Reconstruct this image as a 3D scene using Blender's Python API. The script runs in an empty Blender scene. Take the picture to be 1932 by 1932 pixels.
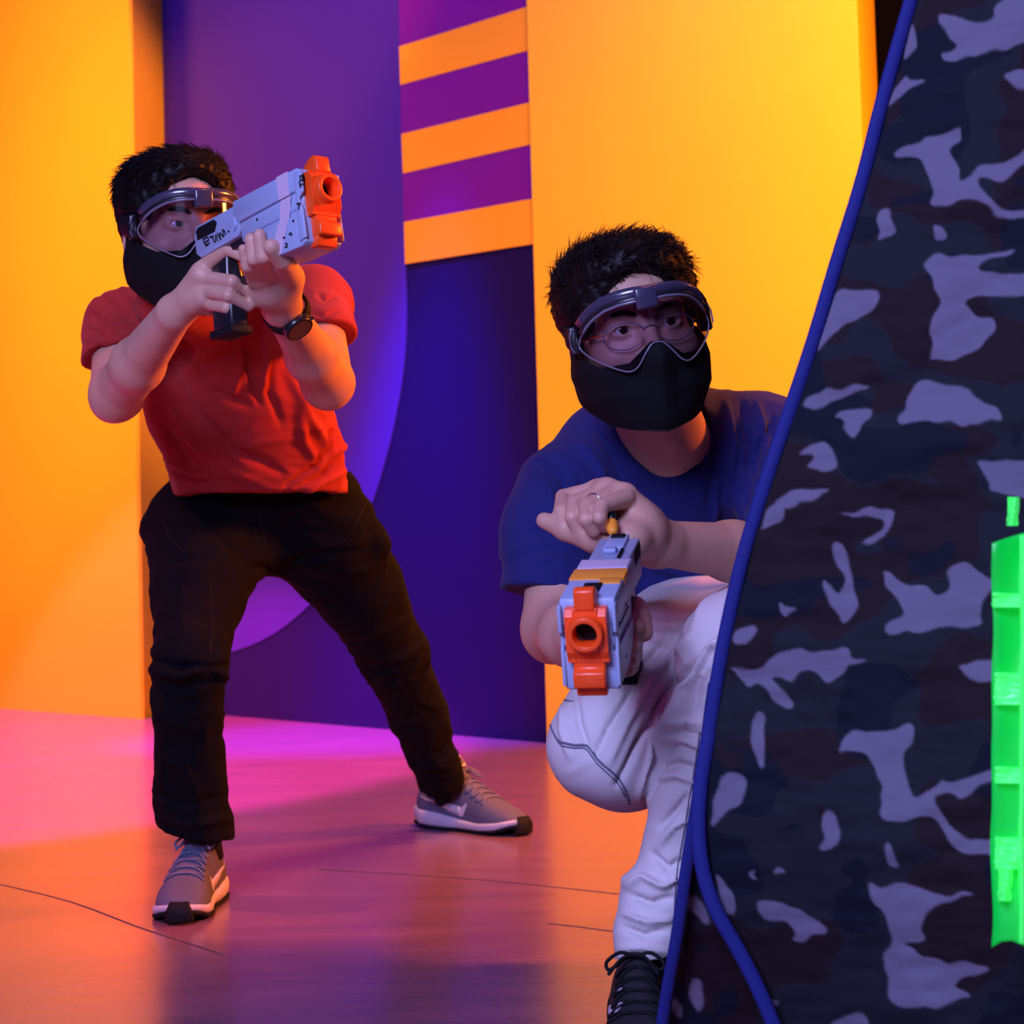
import bpy, bmesh, math, random
import numpy as np
from mathutils import Vector, Matrix, noise
from mathutils.bvhtree import BVHTree
random.seed(7); RNG = np.random.default_rng(7)
scene = bpy.context.scene; COL = scene.collection
# ------------------------------------------------------------------ camera
FPX = 3300.0; HCAM = 0.53; TILT = math.atan(154/3300.0); ROLL = 0.027
CAM = Vector((0, 0, HCAM))
FW = Vector((0, math.cos(TILT), math.sin(TILT)))
_r0 = Vector((1, 0, 0)); _u0 = Vector((0, -math.sin(TILT), math.cos(TILT)))
RT = math.cos(ROLL)*_r0 - math.sin(ROLL)*_u0
UP = math.sin(ROLL)*_r0 + math.cos(ROLL)*_u0
camd = bpy.data.cameras.new('camera'); cam = bpy.data.objects.new('camera', camd); COL.objects.link(cam)
cam.matrix_world = Matrix(((RT.x, UP.x, -FW.x, CAM.x), (RT.y, UP.y, -FW.y, CAM.y), (RT.z, UP.z, -FW.z, CAM.z), (0, 0, 0, 1)))
camd.sensor_width = 36; camd.lens = FPX/1932*36; camd.clip_start = 0.05
camd.dof.use_dof = True; camd.dof.focus_distance = 2.35; camd.dof.aperture_fstop = 9.0
scene.camera = cam
# ------------------------------------------------------------------ exposure, world, lamps
scene.view_settings.view_transform = 'Standard'; scene.view_settings.look = 'None'
scene.view_settings.exposure = 0.0; scene.view_settings.gamma = 1.0; scene.view_settings.use_curve_mapping = False
scene.cycles.use_denoising = True
scene.cycles.max_bounces = 8; scene.cycles.transparent_max_bounces = 16
scene.cycles.caustics_reflective = False; scene.cycles.caustics_refractive = False
W = bpy.data.worlds.new('world'); scene.world = W; W.use_nodes = True
W.node_tree.nodes['Background'].inputs[0].default_value = (0.10, 0.06, 0.30, 1)
W.node_tree.nodes['Background'].inputs[1].default_value = 0.22

def lamp(name, loc, target, color, power, size=1.0, kind='AREA', spot=40, blend=.3, sizey=None):
    l = bpy.data.lights.new(name, kind); l.color = color; l.energy = power
    if kind == 'AREA':
        l.size = size
        if sizey: l.shape = 'RECTANGLE'; l.size_y = sizey
    elif kind == 'SPOT':
        l.spot_size = math.radians(spot); l.spot_blend = blend; l.shadow_soft_size = size
    o = bpy.data.objects.new(name, l); COL.objects.link(o)
    d = Vector(target) - Vector(loc); o.location = loc
    o.rotation_euler = d.to_track_quat('-Z', 'Y').to_euler()
    return o
# wall washers on the ceiling grid, behind the players
for _n, _l, _t, _p, _s, _w in (('wall_wash_left', (-3.7, 5.8, 3.9), (-2.6, 9.2, .9), 115, 1.4, 120), ('wall_wash_right', (.95, 3.0, 4.3), (1.0, 5.8, .1), 128, 1.3, 88)):
    _o = lamp(_n, _l, _t, (1.0, .34, .07), _p, _s); _o.data.spread = math.radians(_w)
lamp('violet_key', (-1.0, -.9, 2.0), (.1, 2.6, .6), (.44, .46, 1.0), 165, 1.2)
lamp('orange_kicker', (2.8, 3.3, 1.9), (-.5, 3.1, .6), (1.0, .20, .02), 240, .5)
lamp('magenta_spot', (-3.4, 5.9, 5.0), (-3.3, 6.1, .0), (1.0, .03, .50), 5200, .04, 'SPOT', 65, .10)
lamp('orange_spot', (-2.1, 2.4, 3.6), (-1.6, 3.1, .0), (1.0, .14, .04), 620, .1, 'SPOT', 46, .8)
lamp('violet_spot', (-.7, 5.9, 3.8), (-.60, 6.75, .0), (.06, .01, 1.0), 3200, .1, 'SPOT', 32, .9)
lamp('violet_wash', (-2.1, 5.2, 4.3), (-1.6, 8.2, 1.6), (.17, .09, 1.0), 75, .8)
lamp('return_fill', (.6, 4.2, 4.3), (-1.72, 8.3, 2.3), (1.0, .26, .03), 1500, .1, 'SPOT', 26, .7)  # added lamp without a fixture, only lifts the narrow left return
lamp('purple_spot', (.5, 1.2, 3.8), (.0, 3.1, .0), (.95, .07, .9), 26, .15, 'SPOT', 46, .7)


# ------------------------------------------------------------------ helpers
def P(px, py, d):
    return CAM + FW*d + RT*((px-966)/FPX*d) + UP*((966-py)/FPX*d)
def ray(px, py):
    return (FW + RT*((px-966)/FPX) + UP*((966-py)/FPX)).normalized()
def floorpt(px, py, z=0.0):
    r = ray(px, py); t = (z-CAM.z)/r.z
    return CAM + r*t
def on_plane(px, py, p0, n):
    r = ray(px, py); return CAM + r*((p0-CAM).dot(n)/r.dot(n))
def proj(V):
    V = np.asarray(V, float) - np.array(CAM); d = V@np.array(FW)
    return 966+FPX*(V@np.array(RT))/d, 966-FPX*(V@np.array(UP))/d, d
def cam_matrix(px, py, d, yaw=0, pitch=0, roll=0):
    """frame whose +Y looks at the viewer, +X to the viewer's left, +Z up; yaw turns it to the viewer's right"""
    M0 = Matrix((( -RT.x, -FW.x, UP.x), (-RT.y, -FW.y, UP.y), (-RT.z, -FW.z, UP.z)))
    R = Matrix.Rotation(math.radians(roll), 3, 'Y') @ Matrix.Rotation(math.radians(yaw), 3, 'Z') @ Matrix.Rotation(math.radians(pitch), 3, 'X')
    return Matrix.Translation(P(px, py, d)) @ (M0 @ R).to_4x4()

def mat(name, color, rough=.5, metal=0, bump=0, bscale=200, spec=.5, sheen=0, sss=0, noise_amt=0, nscale=8, coat=0, emit=0, bdist=.001, stretch=None):
    m = bpy.data.materials.new(name); m.use_nodes = True; nt = m.node_tree; b = nt.nodes['Principled BSDF']
    c = (*color, 1)
    b.inputs['Base Color'].default_value = c; b.inputs['Roughness'].default_value = rough; b.inputs['Metallic'].default_value = metal
    b.inputs['Specular IOR Level'].default_value = spec
    if sheen: b.inputs['Sheen Weight'].default_value = sheen; b.inputs['Sheen Roughness'].default_value = .5
    if sss: b.inputs['Subsurface Weight'].default_value = sss; b.inputs['Subsurface Radius'].default_value = (.012, .005, .003); b.inputs['Subsurface Scale'].default_value = .6
    if coat: b.inputs['Coat Weight'].default_value = coat; b.inputs['Coat Roughness'].default_value = .08
    if emit: b.inputs['Emission Color'].default_value = c; b.inputs['Emission Strength'].default_value = emit
    tc = nt.nodes.new('ShaderNodeTexCoord'); src = tc.outputs['Object']
    if stretch:
        mp = nt.nodes.new('ShaderNodeMapping'); mp.inputs['Scale'].default_value = stretch
        nt.links.new(src, mp.inputs[0]); src = mp.outputs[0]
    if noise_amt:
        n = nt.nodes.new('ShaderNodeTexNoise'); n.inputs['Scale'].default_value = nscale; n.inputs['Detail'].default_value = 5
        nt.links.new(src, n.inputs['Vector'])
        r = nt.nodes.new('ShaderNodeMapRange'); r.inputs['From Min'].default_value = .3; r.inputs['From Max'].default_value = .7
        r.inputs['To Min'].default_value = 1-noise_amt; r.inputs['To Max'].default_value = 1+noise_amt
        nt.links.new(n.outputs[0], r.inputs[0])
        mx = nt.nodes.new('ShaderNodeVectorMath'); mx.operation = 'SCALE'; mx.inputs[0].default_value = color
        nt.links.new(r.outputs[0], mx.inputs['Scale']); nt.links.new(mx.outputs[0], b.inputs['Base Color'])
    if bump:
        n2 = nt.nodes.new('ShaderNodeTexNoise'); n2.inputs['Scale'].default_value = bscale; n2.inputs['Detail'].default_value = 3
        nt.links.new(src, n2.inputs['Vector'])
        bp = nt.nodes.new('ShaderNodeBump'); bp.inputs['Strength'].default_value = bump; bp.inputs['Distance'].default_value = bdist
        nt.links.new(n2.outputs[0], bp.inputs['Height']); nt.links.new(bp.outputs[0], b.inputs['Normal'])
    return m

def tag(o, label=None, cat=None, group=None, kind=None):
    if label: o['label'] = label
    if cat: o['category'] = cat
    if group: o['group'] = group
    if kind: o['kind'] = kind
    return o
def empty(name, loc, label=None, cat=None, group=None):
    o = bpy.data.objects.new(name, None); COL.objects.link(o); o.location = loc; o.empty_display_size = .05
    return tag(o, label, cat, group)
def link(name, me, m=None, parent=None, smooth=True):
    o = bpy.data.objects.new(name, me); COL.objects.link(o)
    if m: me.materials.append(m)
    if smooth and len(me.polygons): me.polygons.foreach_set('use_smooth', [True]*len(me.polygons))
    if parent:
        o.parent = parent
        bpy.context.view_layer.update()
        o.matrix_parent_inverse = parent.matrix_world.inverted()
    return o
def mesh(name, verts, faces, m=None, parent=None, smooth=True):
    me = bpy.data.meshes.new(name)
    me.from_pydata([tuple(v) for v in verts], [], [tuple(f) for f in faces]); me.validate(); me.update()
    return link(name, me, m, parent, smooth)
def from_bm(name, bm, m=None, parent=None, smooth=False, bevel=0, seg=2, M=None):
    bmesh.ops.recalc_face_normals(bm, faces=bm.faces)
    if bevel:
        es = [e for e in bm.edges if len(e.link_faces) == 2 and e.calc_face_angle(0) > .35]
        bmesh.ops.bevel(bm, geom=es, offset=bevel, segments=seg, affect='EDGES', profile=.5, clamp_overlap=True)
    if M is not None: bm.transform(M)
    me = bpy.data.meshes.new(name); bm.to_mesh(me); bm.free()
    o = link(name, me, m, parent, smooth)
    return o
def bm_box(bm, lo, hi):
    x0, y0, z0 = lo; x1, y1, z1 = hi
    v = [bm.verts.new(p) for p in ((x0,y0,z0),(x1,y0,z0),(x1,y1,z0),(x0,y1,z0),(x0,y0,z1),(x1,y0,z1),(x1,y1,z1),(x0,y1,z1))]
    for f in ((0,3,2,1),(4,5,6,7),(0,1,5,4),(1,2,6,5),(2,3,7,6),(3,0,4,7)): bm.faces.new([v[i] for i in f])
def bm_prism(bm, pts, y0, y1):
    """pts in the x-z plane, extruded along y"""
    a = [bm.verts.new((x, y0, z)) for x, z in pts]; b = [bm.verts.new((x, y1, z)) for x, z in pts]
    bm.faces.new(a); bm.faces.new(b[::-1]); n = len(pts)
    for i in range(n): bm.faces.new((a[i], b[i], b[(i+1) % n], a[(i+1) % n]))
def bm_cyl(bm, a, b, r0, r1=None, n=24, inner=None, depth=None):
    a = Vector(a); b = Vector(b); r1 = r0 if r1 is None else r1
    ax = (b-a).normalized(); u = ax.orthogonal().normalized(); w = ax.cross(u)
    def ring(c, r): return [bm.verts.new(c+(u*math.cos(t)+w*math.sin(t))*r) for t in [2*math.pi*i/n for i in range(n)]]
    def join(A, B):
        for i in range(n): bm.faces.new((A[i], A[(i+1) % n], B[(i+1) % n], B[i]))
    A = ring(a, r0); B = ring(b, r1); join(A, B)
    if not inner: bm.faces.new(A[::-1])
    if inner:
        C = ring(b, inner); D = ring(b-ax*depth, inner); join(B, C); join(C, D)
    else: bm.faces.new(B)
def smooth_path(pts, n):
    pts = [Vector(p) for p in pts]; out = []; m = len(pts)
    for i in range(n):
        t = i/(n-1)*(m-1); k = min(int(t), m-2); f = t-k
        p0, p1, p2, p3 = pts[max(k-1, 0)], pts[k], pts[k+1], pts[min(k+2, m-1)]
        out.append(.5*((2*p1)+(p2-p0)*f+(2*p0-5*p1+4*p2-p3)*f*f+(3*p1-p0-3*p2+p3)*f**3))
    return out
def tube_geo(path, rad, sides=8, flat=1.0, nrm=None, closed=False):
    V = []; F = []; n = len(path)
    for i, p in enumerate(path):
        if closed: t = (path[(i+1) % n]-path[i-1]).normalized()
        else: t = (path[min(i+1, n-1)]-path[max(i-1, 0)]).normalized()
        ref = nrm[i] if isinstance(nrm, list) else (nrm or Vector((0, 0, 1)))
        u = t.cross(ref)
        if u.length < 1e-5: u = t.orthogonal()
        u.normalize(); w = u.cross(t).normalized()
        r = rad[i] if isinstance(rad, (list, tuple)) else rad
        for k in range(sides):
            a = 2*math.pi*k/sides; V.append(p+u*math.cos(a)*r+w*math.sin(a)*r*flat)
    m = n if closed else n-1
    for i in range(m):
        j = (i+1) % n
        for k in range(sides): F.append((i*sides+k, i*sides+(k+1) % sides, j*sides+(k+1) % sides, j*sides+k))
    if not closed: F.append(tuple(range(sides))[::-1]); F.append(tuple((n-1)*sides+k for k in range(sides)))
    return V, F
def tube(name, path, rad, m=None, parent=None, **kw):
    V, F = tube_geo(path, rad, **kw); return mesh(name, V, F, m, parent)
def join_geo(parts):
    V = []; F = []
    for v, f in parts:
        o = len(V); V += list(v); F += [tuple(i+o for i in q) for q in f]
    return V, F
def grid_faces(nr, nc, wrap=False):
    return [(i*nc+j, i*nc+(j+1) % nc, (i+1)*nc+(j+1) % nc, (i+1)*nc+j) for i in range(nr-1) for j in range(nc if wrap else nc-1)]
def solid(o, t, off=-1):
    md = o.modifiers.new('thickness', 'SOLIDIFY'); md.thickness = t; md.offset = off; return o

# ------------------------------------------------------------------ implicit surfaces (blended solids meshed with surface nets)
class SDF:
    def __init__(s): s.p = []
    def _add(s, kind, data, lo, hi, k, op): s.p.append((kind, data, np.array(lo)-k, np.array(hi)+k, k, op))
    def cap(s, a, b, ra, rb=None, k=.01, n=None, q=1, op='add'):
        rb = ra if rb is None else rb; a = np.array(a, float); b = np.array(b, float); r = max(ra, rb)
        s._add('cap', (a, b, ra, rb, None if n is None else np.array(Vector(n).normalized()), q), np.minimum(a, b)-r, np.maximum(a, b)+r, k, op)
        return s
    def chain(s, pts, rs, k=.008, k0=None, **kw):
        for i in range(len(pts)-1): s.cap(pts[i], pts[i+1], rs[i], rs[i+1], k if (i or k0 is None) else k0, **kw)
        return s
    def ell(s, c, r, M=None, k=.01, op='add'):
        R = np.eye(3) if M is None else np.array(M.to_3x3().normalized())
        c = np.array(c, float); m = max(r)
        s._add('ell', (c, np.array(r, float), R), c-m, c+m, k, op); return s
    def plane(s, c, n, op='cut', k=.002, near=None):
        """cut away what lies on the side n points to (inside a sphere 'near' about c, when given)"""
        c = np.array(c, float); n = np.array(Vector(n).normalized()); g = 1e3 if near is None else near
        s._add('plane', (c, n, near), c-g, c+g, k, 'sub'); return s
    def val(s, prim, X, Y, Z):
        kind, data = prim[0], prim[1]
        if kind == 'cap':
            a, b, ra, rb, n, q = data; ab = b-a
            x = X-a[0]; y = Y-a[1]; z = Z-a[2]
            if n is not None:
                s_ = (x*n[0]+y*n[1]+z*n[2])*(1/q-1); x = x+n[0]*s_; y = y+n[1]*s_; z = z+n[2]*s_
                ab = ab+n*(ab@n)*(1/q-1)
            L = ab@ab+1e-12; t = np.clip((x*ab[0]+y*ab[1]+z*ab[2])/L, 0, 1)
            x = x-t*ab[0]; y = y-t*ab[1]; z = z-t*ab[2]
            return np.sqrt(x*x+y*y+z*z)-(ra+(rb-ra)*t)
        if kind == 'ell':
            c, r, R = data; x = X-c[0]; y = Y-c[1]; z = Z-c[2]
            u = x*R[0,0]+y*R[1,0]+z*R[2,0]; v = x*R[0,1]+y*R[1,1]+z*R[2,1]; w = x*R[0,2]+y*R[1,2]+z*R[2,2]
            k0 = np.sqrt((u/r[0])**2+(v/r[1])**2+(w/r[2])**2); k1 = np.sqrt((u/r[0]**2)**2+(v/r[1]**2)**2+(w/r[2]**2)**2)+1e-9
            return k0*(k0-1)/k1
        if kind == 'plane':
            c, n, near = data
            d = -((X-c[0])*n[0]+(Y-c[1])*n[1]+(Z-c[2])*n[2])
            if near is not None: d = np.maximum(d, np.sqrt((X-c[0])**2+(Y-c[1])**2+(Z-c[2])**2)-near)
            return d
    def mesh(s, h=.004, B=30):
        adds = [p for p in s.p if p[5] == 'add']
        blocks = set(); S = B*h
        for p in adds:
            lo = np.floor((p[2]-2*h)/S).astype(int); hi = np.floor((p[3]+2*h)/S).astype(int)
            for i in range(lo[0], hi[0]+1):
                for j in range(lo[1], hi[1]+1):
                    for k in range(lo[2], hi[2]+1): blocks.add((i, j, k))
        VK = []; VP = []; FK = []
        OFF = 1 << 20
        corners = np.array([(i, j, k) for i in (0, 1) for j in (0, 1) for k in (0, 1)])
        edges = [(a, b) for a in range(8) for b in range(a+1, 8) if np.abs(corners[a]-corners[b]).sum() == 1]
        for bl in blocks:
            base = np.array(bl)*B
            lo = (base-1)*h; hi = (base+B+1)*h
            ps = [p for p in s.p if np.all(p[2]-2*h <= hi) and np.all(p[3]+2*h >= lo)]
            if not any(p[5] == 'add' for p in ps): continue
            n = B+2
            ax = [((base[a]-1)+np.arange(n))*h for a in range(3)]
            X = ax[0][:, None, None]; Y = ax[1][None, :, None]; Z = ax[2][None, None, :]
            D = np.full((n, n, n), 1.0)
            for p in ps:
                v = s.val(p, X, Y, Z); k = p[4]
                if p[5] == 'add':
                    hh = np.clip(.5+.5*(D-v)/k, 0, 1); D = D+(v-D)*hh-k*hh*(1-hh)
                else:
                    v = -v; hh = np.clip(.5-.5*(D-v)/k, 0, 1); D = D+(v-D)*hh+k*hh*(1-hh)
            ins = D < 0
            if ins.all() or not ins.any(): continue
            cs = np.stack([ins[c[0]:n-1+c[0], c[1]:n-1+c[1], c[2]:n-1+c[2]] for c in corners])
            mix = cs.any(0) & ~cs.all(0); idx = np.argwhere(mix)
            if not len(idx): continue
            cv = np.stack([D[idx[:, 0]+c[0], idx[:, 1]+c[1], idx[:, 2]+c[2]] for c in corners], 1)
            acc = np.zeros((len(idx), 3)); cnt = np.zeros(len(idx))
            for a, b in edges:
                va, vb = cv[:, a], cv[:, b]; m = (va < 0) != (vb < 0); t = np.where(m, va/(va-vb+1e-20), 0)
                acc += np.where(m[:, None], corners[a]+t[:, None]*(corners[b]-corners[a]), 0); cnt += m
            pos = (acc/cnt[:, None]+idx+base-1)*h
            g = idx+base-1+OFF
            VK.append((g[:, 0] << 42)+(g[:, 1] << 21)+g[:, 2]); VP.append(pos)
            for a in range(3):
                sl0 = [slice(1, n-1)]*3; sl1 = [slice(1, n-1)]*3; sl1[a] = slice(2, n)
                i0, i1 = ins[tuple(sl0)], ins[tuple(sl1)]
                e = np.argwhere(i0 != i1)
                if not len(e): continue
                flip = i0[e[:, 0], e[:, 1], e[:, 2]]
                e = e+1+base-1+OFF
                b1, b2 = (a+1) % 3, (a+2) % 3
                q = []
                for (d1, d2) in ((-1, -1), (0, -1), (0, 0), (-1, 0)):
                    c = e.copy(); c[:, b1] += d1; c[:, b2] += d2; q.append((c[:, 0] << 42)+(c[:, 1] << 21)+c[:, 2])
                q = np.stack(q, 1); q[~flip] = q[~flip][:, ::-1]; FK.append(q)
        K = np.concatenate(VK); Pn = np.concatenate(VP); Fq = np.concatenate(FK)
        uk, first = np.unique(K, return_index=True); V = Pn[first]
        Fi = np.searchsorted(uk, Fq); Fi = np.minimum(Fi, len(uk)-1)
        ok = (uk[Fi] == Fq).all(1)
        return V, Fi[ok]

def np_mesh(name, V, F, m=None, parent=None, smooth=True):
    me = bpy.data.meshes.new(name); nf = len(F)
    me.vertices.add(len(V)); me.vertices.foreach_set('co', np.asarray(V, np.float32).ravel())
    me.loops.add(nf*4); me.loops.foreach_set('vertex_index', F.astype(np.int32).ravel())
    me.polygons.add(nf); me.polygons.foreach_set('loop_start', np.arange(nf, dtype=np.int32)*4)
    me.update(calc_edges=True); me.validate()
    return link(name, me, m, parent, smooth)
def vnormals(V, F):
    A, B, C, D = (V[F[:, i]] for i in range(4)); N = np.cross(C-A, D-B); out = np.zeros_like(V)
    for i in range(4):
        for a in range(3): out[:, a] += np.bincount(F[:, i], N[:, a], len(V))
    return out/(np.linalg.norm(out, axis=1, keepdims=True)+1e-12)
def relax(V, F, it=1, lam=.5):
    E = np.concatenate([F[:, [0, 1]], F[:, [1, 2]], F[:, [2, 3]], F[:, [3, 0]]])
    deg = np.bincount(E[:, 0], minlength=len(V))+np.bincount(E[:, 1], minlength=len(V))
    for _ in range(it):
        S = np.zeros_like(V)
        for a in range(3): S[:, a] = np.bincount(E[:, 0], V[E[:, 1], a], len(V))+np.bincount(E[:, 1], V[E[:, 0], a], len(V))
        V = V+(S/np.maximum(deg, 1)[:, None]-V)*lam
    return V
_lat = RNG.random((64, 64, 64))
def vnoise(Pt):
    f = np.floor(Pt).astype(int); t = Pt-f; t = t*t*(3-2*t); r = 0
    for i in (0, 1):
        for j in (0, 1):
            for k in (0, 1):
                w = (t[:, 0] if i else 1-t[:, 0])*(t[:, 1] if j else 1-t[:, 1])*(t[:, 2] if k else 1-t[:, 2])
                r = r+w*_lat[(f[:, 0]+i) % 64, (f[:, 1]+j) % 64, (f[:, 2]+k) % 64]
    return r*2-1
def folds(V, F, lst, nz=0, nfreq=30, nstretch=(1, 1, 1)):
    """sculpt creases: each (x0,y0,x1,y1,width_px,height_m) is a ridge (+) or groove (-) along a line, on the near side"""
    N = vnormals(V, F); px, py, d = proj(V); face = -(N@np.array(FW)); g = np.zeros(len(V))
    for pts, w, amp in lst:
        best = np.full(len(V), 1e9); tt = np.zeros(len(V)); L = len(pts)-1
        for i in range(L):
            (x0, y0), (x1, y1) = pts[i], pts[i+1]; dx, dy = x1-x0, y1-y0; q = dx*dx+dy*dy
            t = np.clip(((px-x0)*dx+(py-y0)*dy)/q, 0, 1); dd = np.hypot(px-x0-t*dx, py-y0-t*dy)
            m = dd < best; best = np.where(m, dd, best); tt = np.where(m, (i+t)/L, tt)
        g += 1.35*amp*np.exp(-(best/w)**2)*np.clip(face*2+.6, 0, 1)*np.sin(np.pi*np.clip(tt*.9+.05, 0, 1))**.6
    if nz:
        q = V*np.array(nstretch)*nfreq
        w = q+1.2*np.stack([vnoise(q*.5+7), vnoise(q*.5+19), vnoise(q*.5+31)], 1)
        g += nz*((1-2*np.abs(vnoise(w)))+.4*(1-2*np.abs(vnoise(w*2.1+5)))-.4)
    return V+N*g[:, None]
def bvh_of(objs):
    bpy.context.view_layer.update(); V = []; F = []
    for o in objs:
        me = o.data; mw = o.matrix_world; k = len(V)
        V += [mw @ v.co for v in me.vertices]; F += [tuple(i+k for i in p.vertices) for p in me.polygons]
    return BVHTree.FromPolygons(V, F)
def on_surf(bvh, px, py, off=.001, fallback=None):
    r = ray(px, py); hit = bvh.ray_cast(CAM, r)
    if hit[0] is None: return fallback, Vector((0, -1, 0))
    n = hit[1]
    if n.dot(r) > 0: n = -n
    return hit[0]+n*off, n
def bool_cut(o, cutter):
    md = o.modifiers.new('cut', 'BOOLEAN'); md.object = cutter; md.operation = 'DIFFERENCE'; md.solver = 'EXACT'
    bpy.context.view_layer.update(); dg = bpy.context.evaluated_depsgraph_get()
    me = bpy.data.meshes.new_from_object(o.evaluated_get(dg)); o.modifiers.remove(md); o.data = me
def surf_line(bvh, pts, rad, name, m, parent, n=None, flat=.5, off=.0004, closed=False, cyc=False):
    """a thin raised line (seam, print stroke) lying on a surface"""
    if n is None: n = len(pts)*6
    pp = smooth_path([Vector((x, y, 0)) for x, y in pts], n); P3 = []; last = None
    for p in pp:
        q, nn = on_surf(bvh, p.x, p.y, off)
        if q is not None: P3.append((q, nn))
    if len(P3) < 2: return ([], [])
    return tube_geo([p for p, _ in P3], rad, sides=6, flat=flat, nrm=[q for _, q in P3])
# ------------------------------------------------------------------ materials
M_orange_wall = mat('orange_wall_paint', (1.0, .74, .012), rough=.55, noise_amt=.03, nscale=2, bump=.15, bscale=60)
M_stripe = mat('orange_stripe_paint', (1.0, .60, .01), rough=.5)
M_navy = mat('navy_wall_paint', (.010, .007, .062), rough=.5, spec=.15, bump=.1, bscale=60)
M_violet = mat('violet_wall_paint', (.060, .030, .28), rough=.55, spec=.15, bump=.1, bscale=60)
M_purple = mat('purple_wall_paint', (.17, .012, .27), rough=.5, spec=.2, bump=.1, bscale=60)
M_dark = mat('dark_wall_paint', (.0015, .0010, .004), rough=.9, spec=.03)
M_skin = mat('skin', (.62, .34, .25), rough=.48, sss=.12, noise_amt=.08, nscale=25, bump=.25, bscale=350, bdist=.0006)
M_hair = mat('black_hair', (.006, .004, .0045), rough=.5, spec=.18)
M_red = mat('red_cotton', (.36, .026, .026), rough=.9, sheen=.06, spec=.2, bump=.3, bscale=900, bdist=.0004)
M_blue = mat('navy_cotton', (.016, .018, .13), rough=.9, sheen=.05, spec=.2, bump=.3, bscale=900, bdist=.0004)
M_blackcloth = mat('black_cotton_twill', (.0028, .0026, .005), rough=.95, spec=.12, bump=.3, bscale=700, bdist=.0005)
M_white_jean = mat('off_white_denim', (.66, .60, .62), rough=.85, bump=.35, bscale=700, bdist=.0005)
M_seam = mat('grey_stitching', (.16, .15, .22), rough=.9)
M_neoprene = mat('black_neoprene', (.0035, .0035, .005), rough=.85, spec=.2, bump=.2, bscale=1200, bdist=.0003)
M_blackplastic = mat('black_plastic', (.012, .012, .018), rough=.28, spec=.6)
M_bar = mat('smoky_black_plastic', (.045, .042, .085), rough=.24, spec=.9, coat=.6)
M_mattblack = mat('matt_black_rubber', (.005, .005, .008), rough=.7, spec=.2)
M_grey = mat('grey_toy_plastic', (.34, .42, .64), rough=.38, noise_amt=.03, nscale=20)
M_orange = mat('orange_toy_plastic', (1.0, .085, .008), rough=.32, spec=.5)
M_amber = mat('amber_toy_plastic', (1.0, .35, .03), rough=.4)
M_tape = mat('pale_tape', (.62, .50, .66), rough=.45)
M_ink = mat('black_ink', (.01, .01, .015), rough=.6)
M_rim = mat('clear_rim_plastic', (.17, .15, .22), rough=.2, spec=.7)
M_white = mat('white_foam_rubber', (.55, .50, .66), rough=.5)
M_shoegrey = mat('grey_shoe_mesh', (.105, .10, .18), rough=.85, spec=.2, bump=.6, bscale=600, bdist=.0008)
M_shoedark = mat('dark_grey_overlay', (.10, .09, .14), rough=.7)
M_lace = mat('grey_lace', (.14, .135, .25), rough=.85)
M_eye = mat('eye_white', (.62, .60, .62), rough=.15, spec=.7)
M_iris = mat('dark_iris', (.015, .010, .010), rough=.08, spec=.8)
M_gold = mat('silver_ring', (.85, .80, .80), rough=.2, metal=1)
M_pipe = mat('blue_piping_fabric', (.014, .020, .17), rough=.75, spec=.2, bump=.3, bscale=400)
M_nail = mat('fingernail', (.62, .38, .30), rough=.3)

def glass_mat(name, tint, refl=.12, rough=.04):
    m = bpy.data.materials.new(name); m.use_nodes = True; nt = m.node_tree; nt.nodes.clear()
    out = nt.nodes.new('ShaderNodeOutputMaterial'); mx = nt.nodes.new('ShaderNodeMixShader')
    tr = nt.nodes.new('ShaderNodeBsdfTransparent'); tr.inputs[0].default_value = (*tint, 1)
    gl = nt.nodes.new('ShaderNodeBsdfGlossy'); gl.inputs['Roughness'].default_value = rough; gl.inputs[0].default_value = (1, 1, 1, 1)
    fr = nt.nodes.new('ShaderNodeLayerWeight'); fr.inputs[0].default_value = .35
    mr = nt.nodes.new('ShaderNodeMapRange'); mr.inputs['To Min'].default_value = refl*.5; mr.inputs['To Max'].default_value = .6
    nt.links.new(fr.outputs['Fresnel'], mr.inputs[0]); nt.links.new(mr.outputs[0], mx.inputs[0])
    nt.links.new(tr.outputs[0], mx.inputs[1]); nt.links.new(gl.outputs[0], mx.inputs[2]); nt.links.new(mx.outputs[0], out.inputs[0])
    return m
M_lens = glass_mat('clear_goggle_lens', (.68, .60, .74), .12, .08)
M_skirt = glass_mat('smoky_goggle_skirt', (.45, .40, .48), .2, .3)

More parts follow.
